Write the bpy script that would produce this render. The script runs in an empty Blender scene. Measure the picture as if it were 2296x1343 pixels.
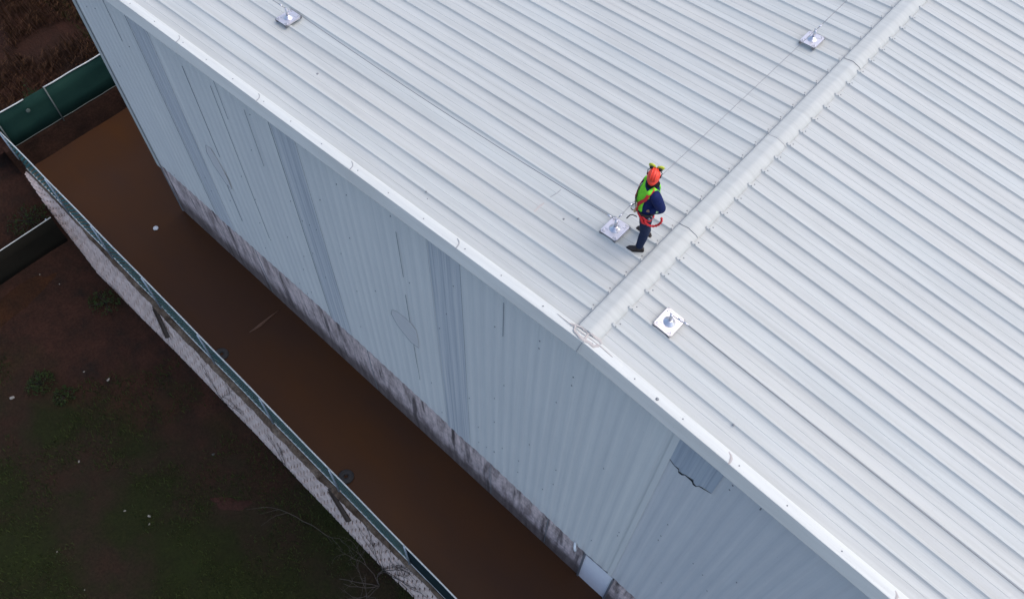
import bpy, bmesh, math, random
from mathutils import Vector, Matrix
random.seed(7)
R = math.radians
sc = bpy.context.scene
col = sc.collection

# ------------------------------------------------------------------ camera, light, exposure
cam_d = bpy.data.cameras.new('camera'); cam = bpy.data.objects.new('camera', cam_d); col.objects.link(cam)
cam_d.sensor_width = 36; cam_d.lens = 29.13; cam_d.clip_start = .1; cam_d.clip_end = 800
yaw, pit, roll = -0.69784386, 1.01645761, 0.03859582
fw = Vector((math.sin(yaw)*math.cos(pit), math.cos(yaw)*math.cos(pit), -math.sin(pit)))
r0 = Vector((math.cos(yaw), -math.sin(yaw), 0)); u0 = r0.cross(fw)
rr = r0*math.cos(roll)+u0*math.sin(roll); uu = -r0*math.sin(roll)+u0*math.cos(roll)
M = Matrix((rr, uu, -fw)).transposed().to_4x4(); M.translation = Vector((3.212, -5.503, 10.971))
cam.matrix_world = M
sc.camera = cam
SUN_EL, SUN_AZ = 60, 46            # azimuth measured from +Y towards +X
w = bpy.data.worlds.new('World'); sc.world = w; w.use_nodes = True
nt = w.node_tree; nt.nodes.clear()
sky = nt.nodes.new('ShaderNodeTexSky'); sky.sky_type = 'NISHITA'; sky.sun_disc = False
sky.sun_elevation = R(SUN_EL); sky.sun_rotation = R(SUN_AZ); sky.air_density = 1.0; sky.dust_density = 3.0
bg = nt.nodes.new('ShaderNodeBackground'); bg.inputs[1].default_value = .15
wo = nt.nodes.new('ShaderNodeOutputWorld')
nt.links.new(sky.outputs[0], bg.inputs[0]); nt.links.new(bg.outputs[0], wo.inputs[0])
sun_d = bpy.data.lights.new('sun', 'SUN'); sun_d.energy = .6; sun_d.angle = R(75); sun_d.color = (1, .95, .88)
sun = bpy.data.objects.new('sun', sun_d); col.objects.link(sun)
sun.rotation_euler = (R(90-SUN_EL), 0, R(180-SUN_AZ))
sc.view_settings.view_transform = 'Standard'; sc.view_settings.look = 'None'
sc.view_settings.gamma = 1; sc.view_settings.exposure = .9

# ------------------------------------------------------------------ helpers
class MB:
    def __init__(s): s.v = []; s.f = []; s.sm = []
    def add(s, vs, fs, smooth=False):
        o = len(s.v); s.v += [tuple(p) for p in vs]; s.f += [tuple(i+o for i in f) for f in fs]; s.sm += [smooth]*len(fs)
        return s
    def box(s, c, size, ax=None):
        c = Vector(c); X, Y, Z = ax if ax else (Vector((1,0,0)), Vector((0,1,0)), Vector((0,0,1)))
        h = [q/2 for q in size]
        vs = [c+X*(i*h[0])+Y*(j*h[1])+Z*(k*h[2]) for k in (-1,1) for j in (-1,1) for i in (-1,1)]
        return s.add(vs, [(0,2,3,1),(4,5,7,6),(0,1,5,4),(2,6,7,3),(0,4,6,2),(1,3,7,5)])
    def bar(s, a, b, wd, ht, up=(0,0,1)):
        a, b = Vector(a), Vector(b); d = b-a; L = d.length; d.normalize(); up = Vector(up)
        y = up.cross(d)
        if y.length < 1e-4: y = Vector((1,0,0)).cross(d)
        y.normalize(); z = d.cross(y)
        return s.box((a+b)/2, (L, wd, ht), (d, y, z))
    def tube(s, pts, rad, n=6, cap=True, smooth=True):
        pts = [Vector(p) for p in pts]; rads = rad if isinstance(rad, (list, tuple)) else [rad]*len(pts)
        rings = []; prev = None
        for i, p in enumerate(pts):
            d = (pts[min(i+1, len(pts)-1)]-pts[max(i-1, 0)])
            if d.length < 1e-9: d = Vector((0,0,1))
            d.normalize()
            if prev is None:
                x = d.cross(Vector((0,0,1)));
                if x.length < .05: x = d.cross(Vector((0,1,0)))
            else: x = prev-d*prev.dot(d)
            x.normalize(); prev = x; y = d.cross(x)
            rings.append([p+(x*math.cos(2*math.pi*k/n)+y*math.sin(2*math.pi*k/n))*rads[i] for k in range(n)])
        return s.rings(rings, cap, smooth)
    def rings(s, rings, cap=True, smooth=True):
        n = len(rings[0]); vs = [p for r_ in rings for p in r_]; fs = []
        for i in range(len(rings)-1):
            for k in range(n):
                a = i*n+k; b = i*n+(k+1) % n
                fs.append((a, b, b+n, a+n))
        if cap: fs += [tuple(range(n-1, -1, -1)), tuple(range((len(rings)-1)*n, len(rings)*n))]
        return s.add(vs, fs, smooth)
    def lathe(s, c, prof, n=20, smooth=True, axis=None):
        c = Vector(c)
        if axis:
            Z = Vector(axis).normalized(); X = Z.orthogonal().normalized(); Y = Z.cross(X)
        else: X, Y, Z = Vector((1,0,0)), Vector((0,1,0)), Vector((0,0,1))
        return s.rings([[c+(X*math.cos(2*math.pi*k/n)+Y*math.sin(2*math.pi*k/n))*r_+Z*z for k in range(n)] for r_, z in prof], True, smooth)
    def ellipsoid(s, c, rx, ry, rz, X=(1,0,0), Y=(0,1,0), Z=(0,0,1), n=14, m=9, z0=-1, z1=1):
        c, X, Y, Z = map(Vector, (c, X, Y, Z)); rings = []
        for i in range(m+1):
            z = max(-.999, min(.999, z0+(z1-z0)*i/m if False else math.sin(math.asin(max(-.999, z0))+(math.asin(min(.999, z1))-math.asin(max(-.999, z0)))*i/m)))
            q = math.sqrt(1-z*z)
            rings.append([c+X*(rx*q*math.cos(2*math.pi*k/n))+Y*(ry*q*math.sin(2*math.pi*k/n))+Z*(rz*z) for k in range(n)])
        return s.rings(rings)
    def build(s, name, m, parent=None):
        me = bpy.data.meshes.new(name); me.from_pydata(s.v, [], s.f); me.validate(); me.update()
        if len(me.polygons) == len(s.sm): me.polygons.foreach_set('use_smooth', s.sm)
        if m: me.materials.append(m)
        o = bpy.data.objects.new(name, me); col.objects.link(o)
        if parent:
            o.parent = parent
            o.matrix_parent_inverse = parent_inv(parent)
        return o
def parent_inv(pn):
    m_ = pn.matrix_basis.copy(); q = pn
    while q.parent:
        q = q.parent; m_ = q.matrix_basis @ m_
    # chain of parent inverses keeps every mesh in world coordinates
    full = Matrix.Identity(4); chain = []; q = pn
    while q: chain.append(q); q = q.parent
    for q in reversed(chain): full = full @ q.matrix_parent_inverse @ q.matrix_basis
    return full.inverted()
def tag(o, label=None, cat=None, group=None, kind=None):
    if label: o['label'] = label
    if cat: o['category'] = cat
    if group: o['group'] = group
    if kind: o['kind'] = kind
    return o
def empty(name, loc, label, cat, group=None):
    o = bpy.data.objects.new(name, None); o.location = loc; o.empty_display_size = .2; col.objects.link(o)
    return tag(o, label, cat, group)
def copy_tree(o, loc, parent=None):
    c = o.copy(); col.objects.link(c); c.parent = parent
    if parent is None: c.location = loc
    for ch in [q for q in bpy.data.objects if q.parent == o]: copy_tree(ch, None, c)
    return c
def remesh(o, vox, it=6, fac=.5):
    m = o.modifiers.new('remesh', 'REMESH'); m.mode = 'VOXEL'; m.voxel_size = vox; m.use_smooth_shade = True
    if it:
        q = o.modifiers.new('smooth', 'SMOOTH'); q.iterations = it; q.factor = fac
    return o

# ------------------------------------------------------------------ materials
def new_mat(name):
    m = bpy.data.materials.new(name); m.use_nodes = True; t = m.node_tree
    return m, t, t.nodes['Principled BSDF']
def N(t, typ, **kw):
    n = t.nodes.new(typ)
    for k_, v in kw.items():
        if k_.startswith('i_'):
            key = k_[2:]; n.inputs[int(key) if key.isdigit() else key].default_value = v
        else: setattr(n, k_, v)
    return n
def ramp(t, src, stops):
    r_ = t.nodes.new('ShaderNodeValToRGB'); e = r_.color_ramp.elements
    while len(e) < len(stops): e.new(.5)
    for i, (p, c) in enumerate(stops): e[i].position = p; e[i].color = (*c, 1) if len(c) == 3 else c
    t.links.new(src, r_.inputs[0]); return r_.outputs[0]
def coords(t, scale=(1,1,1), loc=(0,0,0)):
    g = t.nodes.new('ShaderNodeNewGeometry'); mp = N(t, 'ShaderNodeMapping'); mp.inputs['Scale'].default_value = scale; mp.inputs['Location'].default_value = loc
    t.links.new(g.outputs['Position'], mp.inputs[0]); return mp.outputs[0]
def noise(t, scale, detail=4, rough=.55, vec=None, **kw):
    n = N(t, 'ShaderNodeTexNoise'); n.inputs['Scale'].default_value = scale; n.inputs['Detail'].default_value = detail; n.inputs['Roughness'].default_value = rough
    t.links.new(vec if vec else coords(t), n.inputs['Vector']); return n.outputs[0]
def mix(t, fac, a, b, mode='MIX'):
    n = N(t, 'ShaderNodeMix', data_type='RGBA', blend_type=mode)
    for i, v in ((0, fac), (6, a), (7, b)):
        if isinstance(v, (int, float)): n.inputs[i].default_value = v
        elif isinstance(v, tuple): n.inputs[i].default_value = (*v, 1)
        else: t.links.new(v, n.inputs[i])
    return n.outputs[2]
def math_(t, op, a, b=None, c=None, clamp=False):
    n = N(t, 'ShaderNodeMath', operation=op, use_clamp=clamp)
    for i, v in enumerate((a, b, c)):
        if v is None: continue
        if isinstance(v, (int, float)): n.inputs[i].default_value = v
        else: t.links.new(v, n.inputs[i])
    return n.outputs[0]
def bump(t, p, h, dist=.01, strength=.5):
    b = N(t, 'ShaderNodeBump'); b.inputs['Distance'].default_value = dist; b.inputs['Strength'].default_value = strength
    t.links.new(h, b.inputs['Height']); t.links.new(b.outputs[0], p.inputs['Normal'])
def simple(name, c, rough=.5, metal=0, var=.15, scale=30, spec=.5):
    m, t, p = new_mat(name)
    n = noise(t, scale)
    t.links.new(mix(t, n, tuple(x*(1-var) for x in c), tuple(min(1, x*(1+var)) for x in c)), p.inputs['Base Color'])
    p.inputs['Roughness'].default_value = rough; p.inputs['Metallic'].default_value = metal; p.inputs['Specular IOR Level'].default_value = spec
    return m
PITCH = .42
def roof_paint(name, base, tint=True):
    m, t, p = new_mat(name)
    x = N(t, 'ShaderNodeSeparateXYZ'); t.links.new(coords(t), x.inputs[0])
    sheet = math_(t, 'FLOOR', math_(t, 'DIVIDE', x.outputs[1], PITCH))
    wn = N(t, 'ShaderNodeTexWhiteNoise', noise_dimensions='1D'); t.links.new(sheet, wn.inputs['W'])
    tone = mix(t, wn.outputs[0], (.955,.97,.985), (1.0,.985,.98)) if tint else (1.,1.,1.)
    big = noise(t, .55, 3, .5, coords(t, (.45,1,1)))
    blot = ramp(t, big, [(.3,(.97,.975,.985)), (.7,(1.,.99,.985))])
    streak = ramp(t, noise(t, 1.6, 7, .68, coords(t, (.22,5,1))), [(.36,(.84,.84,.84)), (.6,(1,1,1))])
    spots = ramp(t, noise(t, 7, 2, .4), [(.70,(1,1,1)), (.80,(1.06,1.05,1.04))])
    speck = ramp(t, noise(t, 60, 2, .5), [(.27,(.72,.70,.68)), (.33,(1,1,1))])
    c = mix(t, 1, base, tone, 'MULTIPLY'); c = mix(t, 1, c, blot, 'MULTIPLY'); c = mix(t, .8, c, streak, 'MULTIPLY'); c = mix(t, .9, c, spots, 'MULTIPLY'); c = mix(t, .6, c, speck, 'MULTIPLY')
    t.links.new(c, p.inputs['Base Color']); p.inputs['Roughness'].default_value = .5; p.inputs['Specular IOR Level'].default_value = .35
    bump(t, p, noise(t, 2.2, 3, .5, coords(t, (.5,2,1))), .02, .12)
    return m
M_roof = roof_paint('roof_paint', (.455,.472,.452))
M_flash = roof_paint('flashing_paint', (.565,.58,.55), False)
M_cap = roof_paint('cap_paint', (.435,.45,.43), False)
def wall_paint(name, base):
    m, t, p = new_mat(name)
    x = N(t, 'ShaderNodeSeparateXYZ'); t.links.new(coords(t), x.inputs[0])
    wn = N(t, 'ShaderNodeTexWhiteNoise', noise_dimensions='1D')
    t.links.new(math_(t, 'FLOOR', math_(t, 'DIVIDE', x.outputs[0], .762)), wn.inputs['W'])
    tone = mix(t, wn.outputs[0], (.955,.96,.97), (1.,1.,1.))
    st = ramp(t, noise(t, 1.0, 8, .7, coords(t, (9,1,.18))), [(.3,(.88,.885,.90)), (.62,(1,1,1))])
    bl = ramp(t, noise(t, .5, 4, .6), [(.3,(.95,.955,.96)), (.7,(1,1,1))])
    sp = ramp(t, noise(t, 34, 2, .5), [(.235,(.5,.5,.52)), (.27,(1,1,1))])
    c = mix(t, 1, base, tone, 'MULTIPLY'); c = mix(t, .9, c, st, 'MULTIPLY'); c = mix(t, 1, c, bl, 'MULTIPLY'); c = mix(t, .7, c, sp, 'MULTIPLY')
    hg = math_(t, 'ADD', math_(t, 'MULTIPLY_ADD', x.outputs[0], .0733, x.outputs[2]), 9.55)
    low = math_(t, 'SUBTRACT', 1, math_(t, 'DIVIDE', hg, 1.5), clamp=True)
    dr = ramp(t, noise(t, 1.0, 6, .7, coords(t, (5.5,1,.35), (9,0,0))), [(.42,(0,0,0)), (.64,(1,1,1))])
    c = mix(t, math_(t, 'MULTIPLY', math_(t, 'MULTIPLY', low, low), math_(t, 'MULTIPLY', dr, .55)), c, (.42,.37,.36))
    t.links.new(c, p.inputs['Base Color']); p.inputs['Roughness'].default_value = .55; p.inputs['Specular IOR Level'].default_value = .3
    return m
M_wall = wall_paint('wall_paint', (.86,.84,.79))
M_wall2 = wall_paint('wall_paint_older', (.755,.745,.735))
M_patch = simple('patch_grey', (.70,.675,.655), .7, 0, .06, 6)
def translucent(name, base):
    m, t, p = new_mat(name)
    st = ramp(t, noise(t, 1.2, 6, .65, coords(t, (14,1,.12))), [(.32,(.66,.69,.75)), (.52,(.93,.95,.98)), (.72,(1.12,1.1,1.07))])
    t.links.new(mix(t, 1, base, st, 'MULTIPLY'), p.inputs['Base Color']); p.inputs['Roughness'].default_value = .45
    return m
M_trans = translucent('fibreglass_sheet', (.72,.715,.70))
M_torn = translucent('fibreglass_torn', (.56,.59,.62))
M_black = simple('dark_gap', (.012,.016,.022), .9)
M_line = simple('sealant_line', (.26,.27,.28), .8)
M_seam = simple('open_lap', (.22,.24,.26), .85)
M_seal = simple('brown_sealant', (.40,.37,.35), .85, 0, .2, 12)
M_screw = simple('screw_head', (.20,.21,.22), .5, .3)
M_steel = simple('galvanised_steel', (.62,.61,.64), .28, .85, .12, 18)
M_plate = simple('bright_plate', (.60,.575,.60), .36, .6, .10, 9)
M_wire = simple('steel_wire', (.22,.22,.23), .4, .7)
def blockwork():
    m, t, p = new_mat('stained_blockwork')
    x = N(t, 'ShaderNodeSeparateXYZ'); t.links.new(coords(t), x.inputs[0])
    cb = N(t, 'ShaderNodeCombineXYZ'); t.links.new(x.outputs[0], cb.inputs[0]); t.links.new(x.outputs[2], cb.inputs[1])
    b = N(t, 'ShaderNodeTexBrick'); t.links.new(cb.outputs[0], b.inputs[0])
    b.inputs['Color1'].default_value = (.86,.70,.655,1); b.inputs['Color2'].default_value = (.76,.62,.585,1); b.inputs['Mortar'].default_value = (.90,.76,.72,1)
    b.inputs['Scale'].default_value = 1; b.inputs['Brick Width'].default_value = .4; b.inputs['Row Height'].default_value = .2; b.inputs['Mortar Size'].default_value = .012
    grime = ramp(t, noise(t, 1.3, 8, .7, coords(t, (3.2,1,.55))), [(.40,(.30,.28,.28)), (.57,(1,1,1))])
    drip = ramp(t, noise(t, 1.1, 3, .5, coords(t, (3.1,1,.32), (4,0,0))), [(.36,(.10,.10,.11)), (.45,(1,1,1))])
    mot = ramp(t, noise(t, 9, 6, .7), [(.3,(.68,.66,.66)), (.7,(1.08,1.05,1.05))])
    c = mix(t, .75, b.outputs[0], grime, 'MULTIPLY'); c = mix(t, .75, c, drip, 'MULTIPLY'); c = mix(t, 1, c, mot, 'MULTIPLY')
    # splashed mud rises a little way up the blocks
    hgt = math_(t, 'ADD', math_(t, 'MULTIPLY_ADD', x.outputs[0], .0733, x.outputs[2]), 11.62)
    mud = math_(t, 'SUBTRACT', 1, math_(t, 'DIVIDE', math_(t, 'ADD', hgt, math_(t, 'MULTIPLY', noise(t, 2.5, 5, .7), -1.1)), .55), clamp=True)
    c = mix(t, math_(t, 'MULTIPLY', mud, .8), c, (.10,.075,.065))
    t.links.new(c, p.inputs['Base Color']); p.inputs['Roughness'].default_value = .9; p.inputs['Specular IOR Level'].default_value = .2
    bump(t, p, noise(t, 25, 5, .7), .02, .5)
    return m
M_block = blockwork()
def muddy():
    m, t, p = new_mat('brown_water')
    c = ramp(t, noise(t, .28, 7, .62, coords(t, (.7,1.6,1))), [(.26,(.045,.0235,.0165)), (.45,(.052,.0255,.0150)), (.60,(.060,.0268,.0130)), (.78,(.070,.0290,.0110))])
    t.links.new(c, p.inputs['Base Color']); p.inputs['Roughness'].default_value = .22; p.inputs['IOR'].default_value = 1.33; p.inputs['Specular IOR Level'].default_value = .10
    bump(t, p, noise(t, 3, 3, .5), .01, .08)
    return m
M_mud = muddy()
def soil(name, stops, sc_=.6, bm=.05, bare=None):
    m, t, p = new_mat(name)
    c = ramp(t, noise(t, sc_, 8, .62), stops)
    if bare:
        x = N(t, 'ShaderNodeSeparateXYZ'); t.links.new(coords(t), x.inputs[0])
        q = math_(t, 'ADD', math_(t, 'MULTIPLY_ADD', x.outputs[1], .55, math_(t, 'MULTIPLY', x.outputs[0], -.35)), math_(t, 'MULTIPLY', noise(t, .6, 6, .65), 3.2))
        k_ = ramp(t, math_(t, 'MULTIPLY_ADD', q, .5, -1.05), [(.1,(0,0,0)), (.75,(1,1,1))])
        c = mix(t, k_, c, ramp(t, noise(t, 1.4, 7, .65), bare))
    fine = ramp(t, noise(t, 14, 8, .75), [(.3,(.5,.5,.5)), (.7,(1.45,1.4,1.35))])
    t.links.new(mix(t, 1, c, fine, 'MULTIPLY'), p.inputs['Base Color']); p.inputs['Roughness'].default_value = .95; p.inputs['Specular IOR Level'].default_value = .1
    bump(t, p, noise(t, 8, 8, .75), bm, .9)
    return m
M_grassg = soil('grass_and_soil', [(.30,(.024,.012,.009)), (.43,(.017,.013,.008)), (.52,(.012,.014,.005)), (.66,(.013,.018,.005)), (.8,(.022,.012,.007))], .33, .05, [(.3,(.014,.010,.008)), (.5,(.025,.0125,.009)), (.7,(.036,.0165,.0115))])
M_ledge = soil('ledge_soil', [(.35,(.050,.034,.024)), (.55,(.12,.092,.07)), (.75,(.20,.165,.135))], 1.8)
M_orange = soil('orange_soil', [(.35,(.018,.0095,.006)), (.65,(.034,.0145,.007))], 1.0)
M_pink = soil('reddish_soil', [(.35,(.020,.011,.009)), (.65,(.034,.016,.013))], 1.0)
M_bank = soil('bank_soil', [(.3,(.014,.009,.007)), (.55,(.030,.014,.010)), (.75,(.055,.024,.018))], .5)
M_brownwall = soil('brown_render', [(.35,(.022,.012,.009)), (.65,(.045,.022,.015))], 1.4)
def leafmat(name, a, b):
    m, t, p = new_mat(name)
    g = t.nodes.new('ShaderNodeNewGeometry')
    t.links.new(mix(t, g.outputs['Random Per Island'], a, b), p.inputs['Base Color']); p.inputs['Roughness'].default_value = .8; p.inputs['Specular IOR Level'].default_value = .15
    return m
M_grass = leafmat('grass_blades', (.008,.014,.003), (.034,.046,.012))
M_reed = leafmat('dry_reeds', (.020,.009,.004), (.095,.045,.020))
M_leaf = leafmat('weed_leaves', (.010,.022,.005), (.030,.045,.012))
M_twig = simple('twig_bark', (.055,.045,.04), .9)
M_twigd = simple('dark_vine', (.022,.018,.016), .9)
M_rblock = None
def retblock():
    m, t, p = new_mat('pale_retaining_block')
    g = t.nodes.new('ShaderNodeNewGeometry')
    c = mix(t, g.outputs['Random Per Island'], (.64,.515,.455), (.74,.605,.54))
    mot = ramp(t, noise(t, 5, 7, .7), [(.3,(.62,.58,.56)), (.65,(1.05,1.04,1.04))])
    c = mix(t, 1, c, mot, 'MULTIPLY'); t.links.new(c, p.inputs['Base Color']); p.inputs['Roughness'].default_value = .92; p.inputs['Specular IOR Level'].default_value = .2
    bump(t, p, noise(t, 22, 5, .7), .02, .6)
    return m
M_rblock = retblock()
M_joint = simple('dark_joint_fill', (.010,.008,.007), .95)
M_mesh = simple('green_fence_wire', (.045,.16,.16), .5, 0, .25, 3)
M_rail = simple('pale_rail', (.46,.48,.47), .5, .1, .3, 6)
M_postm = simple('blue_grey_post', (.30,.36,.42), .45, .2, .2, 5)
def netm(name, a, b):
    m, t, p = new_mat(name)
    c = ramp(t, noise(t, .8, 5, .6), [(.35, a), (.7, b)])
    t.links.new(c, p.inputs['Base Color']); p.inputs['Roughness'].default_value = .9; p.inputs['Specular IOR Level'].default_value = .1
    bump(t, p, noise(t, 1.5, 3), .05, .4)
    return m
M_net = netm('dark_green_netting', (.010,.034,.029), (.016,.048,.037))
M_net2 = netm('worn_dark_netting', (.009,.009,.007), (.015,.013,.010))
M_teal = netm('dark_teal_netting', (.010,.022,.026), (.016,.030,.034))
M_litter = simple('pale_litter', (.20,.19,.17), .8, 0, .3, 20)
M_tyre = simple('muddy_rubber', (.030,.028,.028), .9)
M_plank = simple('old_timber', (.035,.026,.02), .9, 0, .4, 20)

# ------------------------------------------------------------------ the ground
def gz(x, h=0): return -0.0733*x-11.623+h
def sheet(name, xs, ys, hf, m, y0f=None):
    b = MB(); nx = len(xs)
    vs = [(x, (y0f(x) if y0f and j == 0 else y), hf(x, y)) for j, y in enumerate(ys) for x in xs]
    fs = [(j*nx+i, j*nx+i+1, (j+1)*nx+i+1, (j+1)*nx+i) for j in range(len(ys)-1) for i in range(nx-1)]
    b.add(vs, fs, True); return b.build(name, m)
def frange(a, b, st):
    n = max(1, round((b-a)/st)); return [a+(b-a)*i/n for i in range(n+1)]
from mathutils import noise as mnoise
def hout(x, y):                      # field outside the retaining wall
    t_ = min(1, max(0, (-x-16.6)/3.7)); t_ = t_*t_*(3-2*t_)
    return -1.5+1.4*t_ + .10*mnoise.noise((x*.35, y*.35, 0)) + .045*mnoise.noise((x*1.3, y*1.3, 5))
water = sheet('water', frange(-20.6, 40, 1.5), [-2.8]+frange(-1.5, 45, 1.5), lambda x, y: gz(x), M_mud, lambda x: -.018*min(x, 14)-2.849+.02); tag(water, kind='structure')
field = sheet('field', [-120,-70,-45,-32]+frange(-26, 14, .3)+[18,25,40,70,110], [-120,-60,-35,-25]+frange(-18, -2.93, .3)+[-2.75,-2.52], lambda x, y: gz(max(-40, min(40, x)), min(hout(x, y), -.06 if y > -2.9 else 9)), M_grassg); tag(field, kind='structure')
bank = sheet('bank', [-140,-80,-50,-36]+frange(-29, -20.42, .3), frange(-2.93, 12, .3)+[16,25,45,90], lambda x, y: gz(max(-40, x), .82+.05*mnoise.noise((x*.8, y*.8, 2))+.02*(-20.4-x if x > -29 else 8)), M_bank); tag(bank, kind='structure')

# soil patches lying on the field / bank (low mounds with irregular edges)
def mound(name, c, rx, ry, rot, hgt, hf, m, seed):
    b = MB(); n = 40; cs, sn = math.cos(rot), math.sin(rot); rings = []
    for j, f in enumerate((1.0,.8,.55,.25,.02)):
        rg = []
        for k in range(n):
            a = 2*math.pi*k/n; q = f*(1+.5*mnoise.noise((math.cos(a)*1.6+seed, math.sin(a)*1.6, seed*.7)))
            x = c[0]+q*(rx*math.cos(a)*cs-ry*math.sin(a)*sn); y = c[1]+q*(rx*math.cos(a)*sn+ry*math.sin(a)*cs)
            rg.append((x, y, hf(x, y)+(-.03, .006, hgt*.6, hgt*.9, hgt)[j]))
        rings.append(rg)
    b.rings(rings, True); return tag(b.build(name, m), kind='structure')
hfield = lambda x, y: gz(x, hout(x, y)); hbank = lambda x, y: gz(x, .82+.02*(-20.4-x))
mound('soil_patch', (-7.52,-4.95), .62, .22, R(38), .05, hfield, M_pink, 3)
mound('soil_strip', (-17.35,-6.2), .36, 3.3, R(3), .10, hfield, M_orange, 9)
mound('soil_patch', (-25.2,-1.0), 1.7, 1.1, R(60), .06, hbank, M_pink, 21)

def lerp(pts, x):
    if x <= pts[0][0]: return pts[0][1]
    for (a, ya), (c, yc) in zip(pts, pts[1:]):
        if x <= c: return ya+(yc-ya)*(x-a)/(c-a)
    return pts[-1][1]
# soil ledge between the retaining wall and the mesh fence
b = MB(); xs = frange(-20.6, 14, .12); vs = []; fs = []
TOPS = [(-20.4,-2.50),(-19.4,-2.525),(-17.8,-2.56),(-16.5,-2.63),(-14,-2.715),(-12.3,-2.775),(-10.8,-2.80),(-9.1,-2.825),(-7.4,-2.875),(-5.6,-2.905),(-4,-2.91),(-1.2,-2.90),(14,-3.17)]
def ytop(x): return lerp(TOPS, x)
def yfence(x): return -.018*x-2.849
rows = 5
for i, x in enumerate(xs):
    e = .05*mnoise.noise((x*2.2, 0, 0))+.03*mnoise.noise((x*7, 1, 0))
    y0, y1 = ytop(x)-.045+e*.7, yfence(x)+.09+e*.5
    for j in range(rows):
        q = j/(rows-1); h = (.012, .055, .06, .04, -.02)[j]+.03*mnoise.noise((x*4, j*.9, 3))*(j > 0)
        vs.append((x, y0+(y1-y0)*q, gz(x, h)))
for i in range(len(xs)-1):
    for j in range(rows-1):
        a = i*rows+j; fs.append((a, a+rows, a+rows+1, a+1))
b.add(vs, fs, True); tag(b.build('soil_ledge', M_ledge), kind='structure')

# ------------------------------------------------------------------ retaining wall of pale blocks
wl = empty('retaining_wall', (-8,-3.0,gz(-8,-1.5)), 'pale grey wall of staggered blocks holding up the soil below the mesh fence', 'wall')
base_pts = [(-20.4,-2.63),(-19,-2.88),(-18,-2.97),(-16.5,-3.12),(-14,-3.12),(-12.4,-3.115),(-10.7,-3.135),(-8.3,-3.16),(-6.5,-3.21),(-4.6,-3.26),(-2.8,-3.29),(-1.9,-3.25),(14,-3.55)]
def hbase(x):
    t_ = min(1, max(0, (-x-16.6)/3.7)); t_ = t_*t_*(3-2*t_); return -1.5+1.4*t_
nrow = 6; BW = .29
b = MB(); core = MB(); rnd = random.Random(5)
# smooth inner core, set back behind the block faces
cv = []; cx = frange(-20.5, 14, .5)
for x in cx:
    yb, yt, hb_ = lerp(base_pts, x), ytop(x), hbase(x)
    if hb_ > -.3: cv += [(x, yt+.15, gz(x, -.3)), (x, yt+.15, gz(x, -.05)), (x, yt+.25, gz(x, -.05)), (x, yt+.25, gz(x, -.3))]; continue
    cv += [(x, yb+.016, gz(x, hb_-.3)), (x, yt+.016, gz(x, -.02)), (x, yt+.25, gz(x, -.02)), (x, yt+.25, gz(x, hb_-.3))]
cf = []
for i in range(len(cx)-1):
    for k in range(4): cf.append((i*4+k, (i+1)*4+k, (i+1)*4+(k+1) % 4, i*4+(k+1) % 4))
core.add(cv, cf); core.build('core', M_joint, wl)
for r_ in range(nrow):
    x = -20.4+(BW/2 if r_ % 2 else 0)
    while x < 13:
        g_ = .023; x0, x1 = x+g_, x+BW-g_; xm = (x0+x1)/2
        hb_ = hbase(xm); f0, f1 = r_/nrow, (r_+1)/nrow
        h0, h1 = hb_*(1-f0), hb_*(1-f1)
        if r_ == 0: h0 -= .2
        yb, yt = lerp(base_pts, xm), ytop(xm); j = rnd.uniform(-.002, .002)
        ya, yc = yb+(yt-yb)*f0+j, yb+(yt-yb)*f1+j
        gp = .002
        P = []
        for (xx, yy, hh) in ((x0,ya,h0+gp),(x1,ya,h0+gp),(x1,yc,h1-gp),(x0,yc,h1-gp)): P.append((xx, yy, gz(xx, hh)))
        for (xx, yy, hh) in ((x0,ya+.2,h0+gp),(x1,ya+.2,h0+gp),(x1,yc+.2,h1-gp),(x0,yc+.2,h1-gp)): P.append((xx, yy, gz(xx, hh)))
        b.add(P, [(0,1,2,3),(3,2,6,7),(0,3,7,4),(1,5,6,2),(0,4,5,1),(4,7,6,5)])
        x += BW
blk = b.build('block_face', M_rblock, wl)

# ------------------------------------------------------------------ mesh fence on the wall
FH = 1.68
fe = empty('mesh_fence', (-8,yfence(-8),gz(-8)), 'long green diagonal mesh fence with pale rails along the top of the block wall', 'fence')
posts = [-20.25,-17.75,-15.4,-12.95,-10.4,-7.75,-4.98,-2.2,.5,3.2,5.9,8.6,11.3]
def fpt(x, h, off=0): return Vector((x, yfence(x)+off, gz(x, h)))
bm_ = MB(); sp = .17
x = posts[0]-FH
while x < -2.2:
    for sgn in (1, -1):
        a0, a1 = (x, x+FH-.1) if sgn == 1 else (x+FH-.1, x)
        # clip to the fence length
        def clip(xa, ha, xb, hb_):
            lo, hi = posts[0], -2.2
            if xa > xb: xa, ha, xb, hb_ = xb, hb_, xa, ha
            if xb <= lo or xa >= hi: return None
            if xa < lo: ha += (hb_-ha)*(lo-xa)/(xb-xa); xa = lo
            if xb > hi: hb_ = ha+(hb_-ha)*(hi-xa)/(xb-xa); xb = hi
            return xa, ha, xb, hb_
        q = clip(a0, .05, a1, FH-.05)
        if q and q[2]-q[0] > .02:
            A, B = fpt(q[0], q[1], .0012*sgn), fpt(q[2], q[3], .0012*sgn)
            wd = .060 if sgn == 1 else .010
            bm_.bar(A, B, .0016, wd, (0,0,1))
    x += sp
bm_.build('mesh', M_mesh, fe)
bn = MB()
xs = frange(-2.2, 13.8, .25); vs = []
for x in xs:
    for k in range(5):
        h = .06+(FH-.12)*k/4; vs.append(fpt(x, h, .02*math.sin(x*1.7+k)*math.sin(math.pi*k/4)))
bn.add(vs, [(i*5+k, (i+1)*5+k, (i+1)*5+k+1, i*5+k+1) for i in range(len(xs)-1) for k in range(4)], True)
no = bn.build('netting_panel', M_teal, fe); no.modifiers.new('solid', 'SOLIDIFY').thickness = .006
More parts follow.
